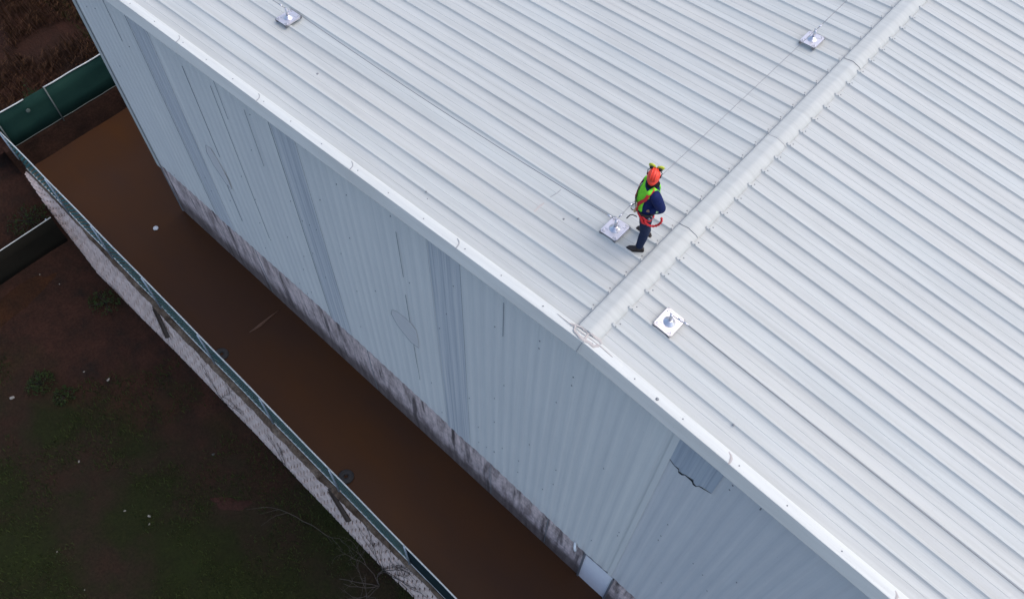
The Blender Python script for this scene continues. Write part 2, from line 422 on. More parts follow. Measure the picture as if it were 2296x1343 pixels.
no['label'] = 'dark solid netting on the last bays in place of open mesh'
for h, rad, nm in ((FH, .021, 'top_rail'), (.06, .018, 'bottom_rail')):
    t_ = MB(); xx = frange(posts[0], 13.8, .45)
    t_.tube([fpt(x, h+.012*mnoise.noise((x*.6, h, 0)), .02*mnoise.noise((x*.5, h+4, 1))) for x in xx], rad, 6)
    t_.build(nm, M_rail, fe)
for x in posts:
    t_ = MB(); t_.tube([fpt(x, -.15, -.03), fpt(x, FH+.05, -.03)], .027, 8)
    t_.build('post', M_postm, fe)

# ------------------------------------------------------------------ screened fence at the end of the yard
sf = empty('screen_fence', (-20.3,-1,gz(-20.3)), 'dark green screened fence across the end of the brown water with thin white top rail', 'fence')
XB = -20.3; y0, y1 = -2.45, 6.0
b = MB(); ys = frange(y0, y1, .35)
vs = []
for y in ys:
    for k in range(4): vs.append((XB+.04*math.sin(y*2.1+k)*(k in (1,2)), y, gz(XB, .90+(1.34+.05*math.sin(y*1.3)*0)*k/3)))
b.add(vs, [(i*4+k, (i+1)*4+k, (i+1)*4+k+1, i*4+k+1) for i in range(len(ys)-1) for k in range(3)], True)
o = b.build('screen', M_net, sf); o.modifiers.new('solid', 'SOLIDIFY').thickness = .008
for (a, c_) in ((-2.45,-1.38),(-.69,6.0)):
    b = MB(); b.tube([(XB+.01, y, gz(XB, 2.25)+.008*math.sin(y*5)) for y in frange(a, c_, .3)], .022, 6); b.build('top_rail', M_rail, sf)
for y in (-2.4,-.68,2.1,4.6):
    b = MB(); b.tube([(XB+.045, y, gz(XB,.8)), (XB+.045, y, gz(XB,2.27))], .022, 8); b.build('post', simple('fence_post_grey', (.12,.14,.13), .7), sf)
b = MB(); b.tube([(XB+.03, y, gz(XB,.925)+.006*math.sin(y*7)) for y in frange(y0, y1, .25)], .012, 5)
b.build('bottom_wire', simple('dull_wire', (.10,.12,.11), .8), sf)
b = MB(); b.lathe((XB+.06,-1.45,gz(XB,1.85)), [(.001,0),(.07,0),(.065,.006),(.03,.008),(.001,.008)], 12, True, (1,0,.2)); b.build('worn_spot', simple('worn_spot', (.07,.095,.085), .9, 0, .5, 30), sf)
# brown retaining upstand beneath it
bw = empty('brown_kerb_wall', (XB,0,gz(XB)), 'low brown rendered wall under the green screened fence at the water edge', 'wall')
b = MB(); ys = frange(-2.7, 9, .4); vs = []
for y in ys:
    q = .03*mnoise.noise((y, 3, 0))
    for dx, h in ((.16+q,-.3),(.10+q,.25),(.05,.80),(.02,.88),(-.25,.90),(-.25,-.3)): vs.append((XB+dx, y, gz(XB, h)))
n_ = 6; fs = [(i*n_+k, (i+1)*n_+k, (i+1)*n_+(k+1) % n_, i*n_+(k+1) % n_) for i in range(len(ys)-1) for k in range(n_)]
b.add(vs, fs); b.build('wall_face', M_brownwall, bw)
# second fence running off the outside of the retaining wall
of = empty('boundary_fence', (-17.95,-5,gz(-17.95,-1.2)), 'worn dark screened fence with thin pale rail running away outside the block wall', 'fence')
b = MB(); ys = frange(-3.05, -9.5, .3); vs = []
XO = -17.95
for y in ys:
    for k in range(4): vs.append((XO+.06*math.sin(y*1.7+k)*(k in (1,2)), y, gz(XO, -1.25+1.35*k/3)))
b.add(vs, [(i*4+k, (i+1)*4+k, (i+1)*4+k+1, i*4+k+1) for i in range(len(ys)-1) for k in range(3)], True)
o = b.build('screen', M_net2, of); o.modifiers.new('solid', 'SOLIDIFY').thickness = .008
b = MB(); b.tube([(XO, y, gz(XO,.12)+.006*math.sin(y*4)) for y in ys], .018, 6); b.build('top_rail', M_rail, of)
for y in (-3.2,-5.9,-8.6):
    b = MB(); b.tube([(XO-.04, y, gz(XO,-1.4)), (XO-.04, y, gz(XO,.14))], .022, 8); b.build('post', M_postm, of)

# ------------------------------------------------------------------ warehouse
mL, mR = .043559, .092659
def zr(x): return mL*x if x < 0 else -mR*x          # plane through the rib tops
wh = empty('warehouse', (0,0,gz(0)), 'large warehouse with ribbed white metal roof and pale corrugated gable wall', 'building')
XL, XR, YF, HR = -15.62, 15.6, 40.0, .054
def roof(side, nm):
    b = MB(); prof = []
    y = .03
    prof.append((y, -HR))
    k = 1
    while k*PITCH < YF:
        yc = k*PITCH
        prof += [(yc-PITCH*.5-.012,-HR),(yc-PITCH*.5,-HR+.005),(yc-PITCH*.5+.012,-HR)] if k > 1 else [(yc-.2,-HR),(yc-.188,-HR+.005),(yc-.176,-HR)]
        prof += [(yc-.135,-HR),(yc-.100,-HR+.004),(yc-.065,-HR+.012),(yc-.040,-HR+.024),(yc-.024,-.012),(yc-.017,-.002),(yc-.010,0),(yc+.020,0),(yc+.026,-.004),(yc+.036,-HR+.002),(yc+.040,-HR)]
        k += 1
    prof.append((YF,-HR))
    dy = .0405 if side > 0 else 0          # right-hand ribs sit slightly further along
    x_end = XR if side > 0 else XL
    xs = [side*.02]+[x_end*i/10 for i in range(1, 11)]
    n_ = len(prof); vs = []
    for x in xs:
        for (yy, zz) in prof: vs.append((x, yy+(dy*PITCH if yy > .1 else 0), zr(x)+zz))
    fs = []
    for i in range(len(xs)-1):
        for j in range(n_-1):
            q = (i*n_+j, (i+1)*n_+j, (i+1)*n_+j+1, i*n_+j+1)
            fs.append(q if side < 0 else q[::-1])
    fs = [f[::-1] for f in fs]
    b.add(vs, fs)
    return b.build(nm, M_roof, wh)
roof(-1, 'roof_slope'); roof(1, 'roof_slope')
# ---- gable wall
CP = .254
def cladz(x): return lerp([(-15.6,-8.12),(-7.04,-8.46),(-1.75,-9.0),(1.15,-9.43),(2.2,-9.46),(8,-9.95),(16,-10.6)], x)
def corr(x0, x1, zb, zt, y=-.030, dep=.012):
    """vertical corrugated sheet"""
    n_ = max(2, round((x1-x0)/CP*8)); vs = []
    for i in range(n_+1):
        x = x0+(x1-x0)*i/n_; ph = (x/CP) % 1
        p_ = (0,.0,.25,.85,1,1,.85,.25)[int(ph*8+.001) % 8]
        yy = y+dep*p_
        b_, t_ = zb(x) if callable(zb) else zb, zt(x) if callable(zt) else zt
        vs += [(x, yy, b_), (x, yy, (b_+t_)/2), (x, yy, t_)]
    fs = []
    for i in range(n_):
        for k in (0, 1): fs.append((i*3+k, (i+1)*3+k, (i+1)*3+k+1, i*3+k+1))
    return vs, fs
ztop = lambda x: zr(x)-.05
strips = [(-12.55,-11.79),(-7.68,-6.93),(-3.36,-2.58)]
DX0, DX1 = 1.23, 2.17
edges = [-15.40]+[e for s_ in strips for e in s_]+[2.06]
b = MB()
for a, c_ in zip(edges[::2], edges[1::2]): b.add(*corr(a, c_, cladz, ztop))
o = b.build('wall_sheeting', M_wall, wh); o.modifiers.new('solid', 'SOLIDIFY').thickness = .004
b = MB(); b.add(*corr(2.06, 15.4, cladz, ztop, -.034)); o = b.build('wall_sheeting', M_wall2, wh); o['label'] = 'slightly darker bluish sheeting to the right of the lapped joint'
o.modifiers.new('solid', 'SOLIDIFY').thickness = .004
for (a, c_) in strips:
    b = MB(); b.add(*corr(a, c_, lambda x: cladz(x)-.03, ztop, -.036)); o = b.build('translucent_strip', M_trans, wh); o.modifiers.new('solid', 'SOLIDIFY').thickness = .003
    b = MB(); b.box((a-.012, -.042, (cladz(a)+ztop(a))/2), (.012,.006,ztop(a)-cladz(a)))
    b.build('strip_edge', M_seam if a < -5 else M_wall2, wh)
b = MB(); b.box((2.02,-.046,(cladz(2)+ztop(2))/2), (.11,.010,ztop(2)-cladz(2)-.02)); b.build('lap_strip', M_wall, wh)
# torn translucent sheet with the jagged slit below it
jag = [(2.07,-1.62),(2.19,-1.70),(2.27,-1.70),(2.29,-1.79),(2.36,-1.77),(2.40,-1.715),(2.55,-1.72),(2.58,-1.80),(2.64,-1.80),(2.67,-1.72),(2.78,-1.70),(2.895,-1.66)]
b = MB(); vs = []
for x, z in jag: vs += [(x,-.052+.01*math.cos(x*24.7),z), (x,-.044,ztop(x))]
b.add(vs, [(2*i, 2*i+2, 2*i+3, 2*i+1) for i in range(len(jag)-1)])
o = b.build('torn_panel', M_torn, wh); o.modifiers.new('solid', 'SOLIDIFY').thickness = .003
o['label'] = 'bluish translucent panel under the eave with a jagged torn lower edge'
b = MB(); vs = []
for i, (x, z) in enumerate(jag):
    q = math.sin(math.pi*i/(len(jag)-1)); vs += [(x,-.053,z-.022-.055*q*(.45+.55*abs(math.sin(i*1.9)))), (x,-.053,z-.002)]
b.add(vs, [(2*i, 2*i+2, 2*i+3, 2*i+1) for i in range(len(jag)-1)]); b.build('tear_gap', M_black, wh)
# patches and opened laps on the gable sheeting
def poly(pts, y, th=.006):
    b = MB(); n_ = len(pts); b.add([(x, y, z) for x, z in pts]+[(x, y+th, z) for x, z in pts], [tuple(range(n_)), tuple(range(2*n_-1, n_-1, -1))]+[(i, i+n_, (i+1) % n_+n_, (i+1) % n_) for i in range(n_)]); return b
for pts, ln in (([(-4.86,-4.95),(-4.80,-4.72),(-4.62,-4.62),(-4.40,-4.60),(-4.22,-4.62),(-4.05,-4.78),(-4.03,-5.22),(-4.06,-5.56),(-4.30,-5.60),(-4.52,-5.46),(-4.72,-5.28)], [(-4.86,-4.95),(-4.72,-5.28),(-4.52,-5.46),(-4.30,-5.60),(-4.06,-5.56)]),
                ([(-11.30,-4.55),(-11.2,-4.22),(-11.0,-4.18),(-10.86,-4.45),(-10.72,-5.1),(-10.74,-5.5),(-10.95,-5.45),(-11.08,-5.2),(-11.24,-4.95)], [(-11.30,-4.55),(-11.24,-4.95),(-11.08,-5.2),(-10.95,-5.45),(-10.74,-5.5)])):
    pt = poly(pts, -.046).build('patch', M_patch, wh); pt['label'] = 'irregular grey patch with a dark lower edge'
    b = MB(); b.tube([(x,-.047,z) for x, z in ln], .0055, 5); b.build('patch_edge', M_seam, pt)
    b = MB(); q = pts[:4][::-1]; b.tube([(x,-.047,z) for x, z in ([pts[0]]+pts[1:2])], .004, 5); b.build('patch_edge', M_seam, pt)
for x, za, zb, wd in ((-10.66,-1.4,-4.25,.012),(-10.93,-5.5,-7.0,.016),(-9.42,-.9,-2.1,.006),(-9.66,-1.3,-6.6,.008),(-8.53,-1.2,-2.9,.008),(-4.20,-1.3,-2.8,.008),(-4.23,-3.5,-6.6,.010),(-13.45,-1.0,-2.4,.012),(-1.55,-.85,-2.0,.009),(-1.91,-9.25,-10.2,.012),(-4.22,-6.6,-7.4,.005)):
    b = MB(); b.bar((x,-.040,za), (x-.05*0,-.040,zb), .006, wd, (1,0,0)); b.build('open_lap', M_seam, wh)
# fixing screws dotted over the sheeting
b = MB(); rnd = random.Random(3)
for i in range(95):
    x = rnd.uniform(-15, 6); z = rnd.uniform(-8.4, -.9)
    if z < cladz(x)+.2 or z > ztop(x)-.5: continue
    x = round(x/CP)*CP+.03
    b.lathe((x,-.036,z), [(.001,0),(.014,0),(.010,-.008),(.001,-.009)], 6, True, (0,1,0))
b.build('wall_screw', M_screw, wh)['kind'] = 'stuff'
# plinth
b = MB()
def pl(x0, x1):
    n_ = max(1, round((x1-x0)/.5)); vs = []
    for i in range(n_+1):
        x = x0+(x1-x0)*i/n_
        vs += [(x,.012,gz(x,-.4)),(x,.012,cladz(x)+.12),(x,.24,cladz(x)+.12),(x,.24,gz(x,-.4))]
    fs = [(i*4+k, (i+1)*4+k, (i+1)*4+(k+1) % 4, i*4+(k+1) % 4) for i in range(n_) for k in range(4)]
    fs += [(0,1,2,3), tuple(n_*4+k for k in (3,2,1,0))]
    b.add(vs, fs)
pl(-15.40, DX0); pl(DX1, 15.4)
b.build('block_plinth', M_block, wh)
for x in (-1.9, .05, -6.4, -11.0):
    b = MB(); b.bar((x,.008,gz(x,.1)), (x,.008,cladz(x)+.02), .008, .014, (1,0,0)); b.build('plinth_joint', M_seam, wh)
# white shutter in the plinth
dr = MB(); vs = []
n_ = 26
for i in range(n_+1):
    z = gz(1.7,.0)+(-9.52-gz(1.7,0))*i/n_; yy = .004+.008*(i % 2)
    vs += [(DX0+.05, yy, z), (DX1-.05, yy, z)]
dr.add(vs, [(2*i, 2*i+1, 2*i+3, 2*i+2) for i in range(n_)])
d_ = dr.build('shutter', simple('white_shutter', (.88,.87,.90), .5, 0, .08, 8), wh); d_.modifiers.new('solid', 'SOLIDIFY').thickness = .01
b = MB(); b.box((DX0+.025,.0,gz(DX0,1.0)), (.05,.05,2.15)); b.box((DX1-.025,.0,gz(DX1,.98)), (.05,.05,2.1)); b.box(((DX0+DX1)/2,-.002,-9.475), (DX1-DX0,.052,.06)); b.build('frame', simple('door_frame', (.17,.17,.18), .7), d_)
b = MB(); b.tube([(.93,-.03,-9.27),(.99,-.12,-9.29),(1.03,-.15,-9.36),(1.04,-.14,-9.46)], .035, 8); b.build('drain_outlet', simple('white_plastic', (.72,.74,.75), .4), wh)
# other walls so that the shell is closed
b = MB()
for x in (-15.38, 15.38): b.box((x, YF/2+.2, (gz(x,-.4)+zr(x)-.1)/2), (.06, YF-.6, zr(x)-.1-gz(x,-.4)))
b.box((0,YF-.15,-6), (30.7,.06,10.5)); b.build('outer_wall', M_wall, wh)
# corner trim
b = MB(); zt, zb = ztop(-15.4), cladz(-15.4)-.12
b.box((-15.345,-.052,(zt+zb)/2), (.17,.012,zt-zb)); b.box((-15.428,.06,(zt+zb)/2), (.012,.22,zt-zb)); b.build('corner_trim', M_flash, wh)
b = MB(); b.bar((-15.225,-.050,zt-.3), (-15.225,-.050,zb+.02), .008, .022, (1,0,0)); b.bar((-15.40,-.004,zb), (-15.40,-.004,gz(-15.4,0)), .02, .035, (1,0,0)); b.build('corner_gap', M_seam, wh)
# ---- barge flashing, one piece after another
joints_l = [-15.62,-12.85,-10.23,-7.71,-5.115,-2.53,.13]; joints_r = [.13,2.86,5.61,8.35,11.1,13.8,15.6]
YE = -.135
def barge(x0, x1, k):
    up = .003*(k % 2)
    n_ = 12
    P = [(YE+.075,-.29),(YE+.040,-.285),(YE-.060,-.235),(YE-.086,-.218),(YE-.090,-.205),(YE,-.012),(YE+.003,-.003),(YE+.012,.002),(YE+.10,.006),(.035,.004),(.052,-.002),(.056,-HR+.004)]
    b = MB(); vs = []
    for x in (x0-.03, (x0+x1)/2, x1+.03):
        for (y, z) in P: vs.append((x, y+(-up if z < 0 and y < 0 else 0), zr(x)+z+(up if z > -.02 else 0)))
    m_ = len(P); fs = [(i*m_+j, i*m_+j+1, (i+1)*m_+j+1, (i+1)*m_+j) for i in range(2) for j in range(m_-1)]
    b.add(vs, [f[::-1] for f in fs], False)
    o = b.build('barge_flashing', M_flash, wh)
    o.modifiers.new('solid', 'SOLIDIFY').thickness = .0015
    # two or three screw heads along the top edge
    for f in (.03, .33, .66):
        x = x0+(x1-x0)*f+.05; s_ = MB(); s_.lathe((x, YE+.085, zr(x)+.006+up), [(.011,0),(.011,.004),(.006,.008),(.001,.009)], 8); s_.build('screw', M_screw, o)
    return o
k = 0; bp = []
for js in (joints_l, joints_r):
    for a, c_ in zip(js, js[1:]): bp.append((a, barge(a, c_, k))); k += 1
def strip(pts, wd, th=.004):
    """flat ribbon lying on an upward facing surface"""
    b = MB(); pts = [Vector(p) for p in pts]; vs = []
    for i, p in enumerate(pts):
        d = pts[min(i+1, len(pts)-1)]-pts[max(i-1, 0)]; s_ = Vector((-d.y, d.x, 0))
        if s_.length < 1e-6: s_ = Vector((1,0,0))
        s_.normalize(); w_ = (wd[i] if isinstance(wd, (list, tuple)) else wd)/2
        vs += [p+s_*w_, p-s_*w_, p+s_*w_*.6+Vector((0,0,th)), p-s_*w_*.6+Vector((0,0,th))]
    n_ = len(pts); fs = []
    for i in range(n_-1):
        a, c_ = i*4, (i+1)*4
        fs += [(a+2, a+3, c_+3, c_+2), (a, a+2, c_+2, c_), (a+3, a+1, c_+1, c_+3)]
    b.add(vs, fs, True); return b
for xj, o in bp:
    if abs(xj-.13) < .01 or xj < -15: continue
    brown = xj > 1
    pts = [(xj, YE-.004, zr(xj)+.002), (xj+.004, YE+.02, zr(xj)+.0075), (xj-.012, YE+.09, zr(xj)+.0105), (xj-.05, YE+.13, zr(xj)+.011), (xj-.11, .02, zr(xj)+.0095)]
    wd = [.022,.030,.045,.028,.02] if brown else [.02,.02,.016,.014,.012]
    strip(pts[:5], wd).build('joint_sealant', M_seal if brown else M_line, o)
# dark lap line between flashing and first pan
for side in (-1, 1):
    b = MB(); xs_ = frange(side*.30, side*15.4, .5)
    b.tube([(x, .060+.008*mnoise.noise((x*.8, 0, side)), zr(x)-HR+.006) for x in xs_], .0065, 5); b.build('lap_line', M_seam, wh)
# ---- ridge cap pieces
yj = [.055,2.73,5.44,8.12,10.83,13.5,16.2,18.9,21.6,24.3,27,29.7,32.4,35.1,37.8,40]
CAP = [(-.095,-.040),(-.094,.004),(-.090,.008),(-.04,.012),(.02,.018),(.07,.025),(.10,.027),(.14,.021),(.19,.004),(.245,-.022),(.285,-.055),(.292,-.068)]
caps = []
for i, (a, c_) in enumerate(zip(yj, yj[1:])):
    up = .003*(i % 2); b = MB(); vs = []; ys_ = frange(a-.04 if i else a, c_, .35)
    for y in ys_:
        wv = .006*mnoise.noise((y*1.1, 2, 0))
        for (x, z) in CAP: vs.append((x, y, z+up+(wv if .0 < x < .2 else 0)))
    m_ = len(CAP); fs = [(r_*m_+j, r_*m_+j+1, (r_+1)*m_+j+1, (r_+1)*m_+j) for r_ in range(len(ys_)-1) for j in range(m_-1)]
    b.add(vs, fs, True); o = b.build('ridge_cap', M_cap, wh); caps.append(o)
    if i and c_ < 14.5 or i == 1:
        s_ = MB(); s_.tube([(x, a-.045+.006*math.sin(x*30), z+up+.002) for x, z in CAP[1:-1]], .0055, 5); s_.build('joint_sealant', M_line, o)
# closed end of the ridge cap at the gable
b = MB(); m_ = len(CAP); b.add([(x,.054,z) for x, z in CAP]+[(.292,.054,-.075),(-.095,.054,-.05)], [tuple(range(m_+2))]); b.build('cap_end', M_flash, wh)
b = MB(); b.tube([(-.100, y, .001) for y in frange(.06, 40, .5)], .0045, 5); b.build('cap_shadow_line', M_seam, wh)  # dark tube drawn in as the shadow line along the cap's left edge
# screws each side of the cap, one mesh copied
s0 = MB(); s0.lathe((0,0,0), [(.012,0),(.012,.003),(.007,.007),(.001,.008)], 8)
proto = None
for kk in range(1, 25):
    for (x, y, z) in ((-.135, kk*PITCH-.005, zr(-.135)+.0005), (-.175, kk*PITCH+.10, zr(-.175)-HR), (.335, kk*PITCH+.012, zr(.335)+.0005), (.345, kk*PITCH+.125, zr(.345)-HR)):
        ci = max(i for i, a in enumerate(yj) if a-.06 <= y)
        if proto is None: o = proto = s0.build('screw', M_screw, caps[ci])
        else:
            o = proto.copy(); col.objects.link(o); o.parent = caps[ci]; o.matrix_parent_inverse = parent_inv(caps[ci])
        o.location = (x, y, z)
# upturned rib ends right of the cap
for kk in range(1, 27):
    b = MB(); y = kk*PITCH+.017
    b.box((.270, y-.004, zr(.268)+.003), (.012,.024,.008)); b.build('rib_end_cap', M_line, wh)
# smeared sealant where ridge meets gable
SL = [([(-.216,-.015),(-.05,.048),(.108,.047),(.319,.068),(.378,.029)], [.02,.035,.035,.045,.05]), ([(-.13,.02),(-.085,-.069),(.021,-.093),(.131,-.0955),(.216,-.069),(.304,-.073),(.362,.014)], [.03,.04,.04,.06,.04,.05,.05]), ([(.108,.047),(.131,-.0955),(.154,-.132)], [.03,.045,.03]), ([(-.47,-.01),(-.24,-.02),(.063,-.02),(.386,.002),(.703,-.0107)], [.008,.012,.014,.02,.01])]
def ztp(x, y):
    z = zr(x)+.008
    if -.095 < x < .29 and y > .05: z = max(z, lerp(CAP[1:], x)+.003)
    return z
for pts, wd in SL:
    fine = []; fw_ = []
    for (p, q), (w0, w1) in zip(zip(pts, pts[1:]), zip(wd, wd[1:])):
        for j in range(4):
            f = j/4; x, y = p[0]+(q[0]-p[0])*f, p[1]+(q[1]-p[1])*f
            x += .006*mnoise.noise((x*20, y*20, 0)); fine.append((x, y, ztp(x, y))); fw_.append((w0+(w1-w0)*f)*(1+.5*mnoise.noise((x*18, y*18, 4))))
    strip(fine, fw_, .005).build('sealant_smear', M_seal, wh)
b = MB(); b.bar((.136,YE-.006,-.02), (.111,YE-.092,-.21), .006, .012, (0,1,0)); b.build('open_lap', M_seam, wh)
# scuffs on the sheets
strip([(-2.083,1.236,zr(-2.08)-HR+.002),(-2.10,1.36,zr(-2.1)-HR+.002),(-2.106,1.46,zr(-2.1)-HR+.002),(-2.09,1.62,zr(-2.1)-HR+.002)], [.012,.03,.05,.015], .002).build('sheet_mark', M_seal, wh)
strip([(-2.10,1.74,zr(-2.1)-HR+.002),(-2.07,1.9,zr(-2.07)-HR+.002),(-2.07,2.04,zr(-2.07)-HR+.002)], [.012,.02,.008], .002).build('sheet_mark', M_line, wh)
for (x, y, r_) in ((-3.75,.40,.02),(-7.46,1.15,.03),(-3.65,.33,.014),(-1.42,1.66,.022),(-1.62,1.53,.022),(1.52,-.07,.028),(2.58,.405,.02)):
    b = MB(); b.lathe((x, y, zr(x)+(.007 if y < .05 else -.0005 if abs(y/PITCH-round(y/PITCH)) < .07 else -HR)), [(r_,0),(r_*.8,.006),(r_*.3,.011),(.001,.012)], 8); b.build('fixing', M_screw, wh)

# ------------------------------------------------------------------ anchors
def make_anchor(name, cx, cy, side, label):
    z0 = zr(cx); sl = -mR if side > 0 else mL
    X = Vector((1,0,sl)).normalized(); Y = Vector((0,1,0)); Z = X.cross(Y)
    c = Vector((cx, cy, z0+.045))
    t = empty(name, (cx, cy, z0), label, 'roof anchor', 'steel anchor posts bolted to the roof ribs')
    b = MB(); w_, d_, ch = .17, .20, .035
    o_ = [(-w_+ch,-d_),(w_-ch,-d_),(w_,-d_+ch),(w_,d_-ch),(w_-ch,d_),(-w_+ch,d_),(-w_,d_-ch),(-w_,-d_+ch)]
    n_ = len(o_); b.add([c+X*x+Y*y-Z*.006 for x, y in o_]+[c+X*x+Y*y for x, y in o_], [tuple(range(n_-1,-1,-1)), tuple(range(n_, 2*n_))]+[(i, (i+1) % n_, (i+1) % n_+n_, i+n_) for i in range(n_)])
    # folded stiffening edges on the two open sides
    b.box(c+X*(w_-.004)-Z*.014, (.008, 2*d_-2*ch, .03), (X,Y,Z)); b.box(c-X*(w_-.004)-Z*.014, (.008, 2*d_-2*ch, .03), (X,Y,Z))
    pl_ = b.build('base_plate', M_plate, t)
    for sx in (-1, 1):
        for sy in (-1, 1):
            s_ = MB()
            for q in range(4): s_.box(c+X*(sx*(w_-.028-.017*q))+Y*(sy*(d_-.030))+Z*.0012, (.006,.034,.003), (X,Y,Z))
            s_.build('slot_row', M_seam, pl_)
            s_ = MB(); p_ = c+X*(sx*(w_-.04))+Y*(sy*(d_-.062)); s_.lathe(p_, [(.014,0),(.014,.008),(.007,.010),(.007,.024),(.001,.026)], 6, False, Z); s_.build('bolt', M_steel, t)
            s_ = MB(); p_ = c+X*(sx*(w_-.03))+Y*(sy*(d_-.01)); s_.box(p_-Z*.030, (.05,.035,.054), (X,Y,Z)); s_.build('rib_clamp', M_wire, t)
    b = MB()
    for sy in (-1, 1): b.box(c+Y*(sy*.10)+X*.10*sy+Z*.001, (.05,.005,.003), (X,Y,Z))
    b.build('fold_line', M_seam, pl_)
    b = MB(); b.lathe(c, [(.098,0),(.098,.004),(.088,.010),(.045,.050),(.036,.058),(.001,.06)], 24, True, Z); b.build('cone', M_steel, t)
    b = MB(); top = c+Vector((0,0,.195)); b.tube([c+Z*.03, c+Vector((0,0,.12)), top], [.028,.028,.026], 12)
    b.build('stanchion', M_steel, t)
    b = MB(); b.lathe(top, [(.026,-.012),(.030,-.006),(.030,.006),(.016,.012),(.001,.013)], 12); b.tube([top+Vector((.036*math.cos(a), 0, .02+.026*math.sin(a))) for a in [2*math.pi*k/12 for k in range(13)]], .006, 6); b.build('eye_ring', M_steel, t)
    return top+Vector((0,0,.02))
A1 = make_anchor('roof_anchor', -.815, 1.868, -1, 'bright steel anchor post on a square plate beside the standing worker')
A2 = make_anchor('roof_anchor', .893, 1.062, 1, 'bright steel anchor post on a square plate right of the ridge cap')
A3 = make_anchor('roof_anchor', -.815, 8.11, -1, 'far small steel anchor post left of the ridge, behind the worker along the wire')
A4 = make_anchor('roof_anchor', -9.08, 1.79, -1, 'steel anchor post farthest down the left slope, reached by the long wire')
def cable(pts, label, rad=.0055, sag=0, fit=()):
    b = MB(); P = []
    for a, c_ in zip(pts, pts[1:]):
        a, c_ = Vector(a), Vector(c_); n_ = 14
        for i in range(n_+(c_ == Vector(pts[-1]))):
            f = i/n_; p = a.lerp(c_, f); p.z -= sag*4*f*(1-f); P.append(p)
    t = empty('safety_wire', P[0], label, 'wire', 'safety wires between the roof anchors')
    b.tube(P, rad, 5); b.build('wire', M_wire, t)
    for q in fit:
        s_ = MB(); d = (Vector(pts[1])-Vector(pts[0])).normalized(); p = Vector(pts[0])+d*q; s_.tube([p-d*.045, p+d*.045], .015, 8); s_.build('swage', M_steel, t)
    return t
cable([A1+Vector((-.03,.0,0)), (A4.x+.03,1.86,A4.z)], 'dark slack safety wire running down the left slope between two anchors', .006, .10, (.12,))
cable([A1+Vector((-.01,.03,0)), (-.86,2.30,.18), (-.86,2.42,.183), A3+Vector((-.01,-.03,0))], 'thin taut safety wire passing behind the worker up the roof', .0045, .0, (.12,.44))
cable([A3+Vector((0,.03,0)), (-.93,24,.16)], 'thin safety wire leaving the far anchor towards the top of the photo', .0055, 0, (.15,))
cable([A2+Vector((.03,0,0)), (A2.x+.25,1.085,A2.z-.01), (15.2,1.13,zr(15.2)+.19)], 'dark safety wire running down the right slope from the anchor near the ridge', .0075, .02, (.12,.22))
cable([A4+Vector((-.03,0,0)), (-15.3,1.86,zr(-15.3)+.16)], 'safety wire leaving the anchor on the left slope towards the upper left corner', .0065, .02, (.15,))

# ------------------------------------------------------------------ things lying about
def tyre(c, r_, tilt, label):
    b = MB(); n_, m_ = 28, 10; ax = Vector(tilt).normalized(); X = ax.orthogonal().normalized(); Y = ax.cross(X); rings = []
    for i in range(n_+1):
        a = 2*math.pi*i/n_; rad = X*math.cos(a)+Y*math.sin(a)
        rings.append([Vector(c)+rad*(r_*.62)+rad*(r_*.38*math.cos(q))+ax*(r_*.30*math.copysign(abs(math.sin(q))**.7, math.sin(q))) for q in [2*math.pi*j/m_ for j in range(m_)]])
    b.rings(rings, False); return tag(b.build('old_tyre', M_tyre), label, 'tyre', 'old tyres lying in the brown water')
tyre((-10.5,-2.36,gz(-10.5,.02)), .20, (.1,.2,1), 'muddy dark tyre lying in the brown water behind the mesh fence, the farther one')
tyre((-5.15,-2.38,gz(-5.15,.03)), .22, (-.1,.15,1), 'muddy grey tyre lying in the brown water behind the mesh fence, the nearer one')
b = MB(); b.lathe((-15.43,-1.02,gz(-15.43,.01)), [(.03,0),(.075,.0),(.085,.02),(.08,.035),(.045,.045),(.035,.03),(.001,.028)], 16); tag(b.build('plastic_lid', simple('white_lid', (.50,.50,.50), .5, 0, .4, 25)), 'small white round lid floating alone on the brown water', 'lid')
b = MB(); b.tube([(-10.5,-1.35,gz(-10.5,.005)),(-10.45,-1.0,gz(-10.45,.015)),(-10.46,-.6,gz(-10.46,.012)),(-10.45,-.25,gz(-10.45,.005))], [.015,.055,.035,.015], 6); tag(b.build('sunken_pole', simple('mud_coated_pole', (.095,.045,.024), .8)), 'mud coloured pole lying in the brown water square to the building', 'pole')
def plank(a, c_, label):
    b = MB(); b.bar(a, c_, .10, .035, (0,-.6,1)); b.bar(Vector(a)+Vector((.06,-.07,-.01)), Vector(c_)+Vector((-.05,-.06,-.01)), .03, .03, (0,-.6,1)); return tag(b.build('timber_plank', M_plank), label, 'plank', 'dark planks leaning on the block wall')
plank((-13.2,-2.76,gz(-13.2,.02)), (-12.45,-3.03,gz(-12.45,-.62)), 'dark weathered plank slumped over the block wall in its far half')
plank((-5.25,-2.92,gz(-5.25,.02)), (-4.35,-3.10,gz(-4.35,-.52)), 'dark weathered plank slumped over the block wall in its near half')
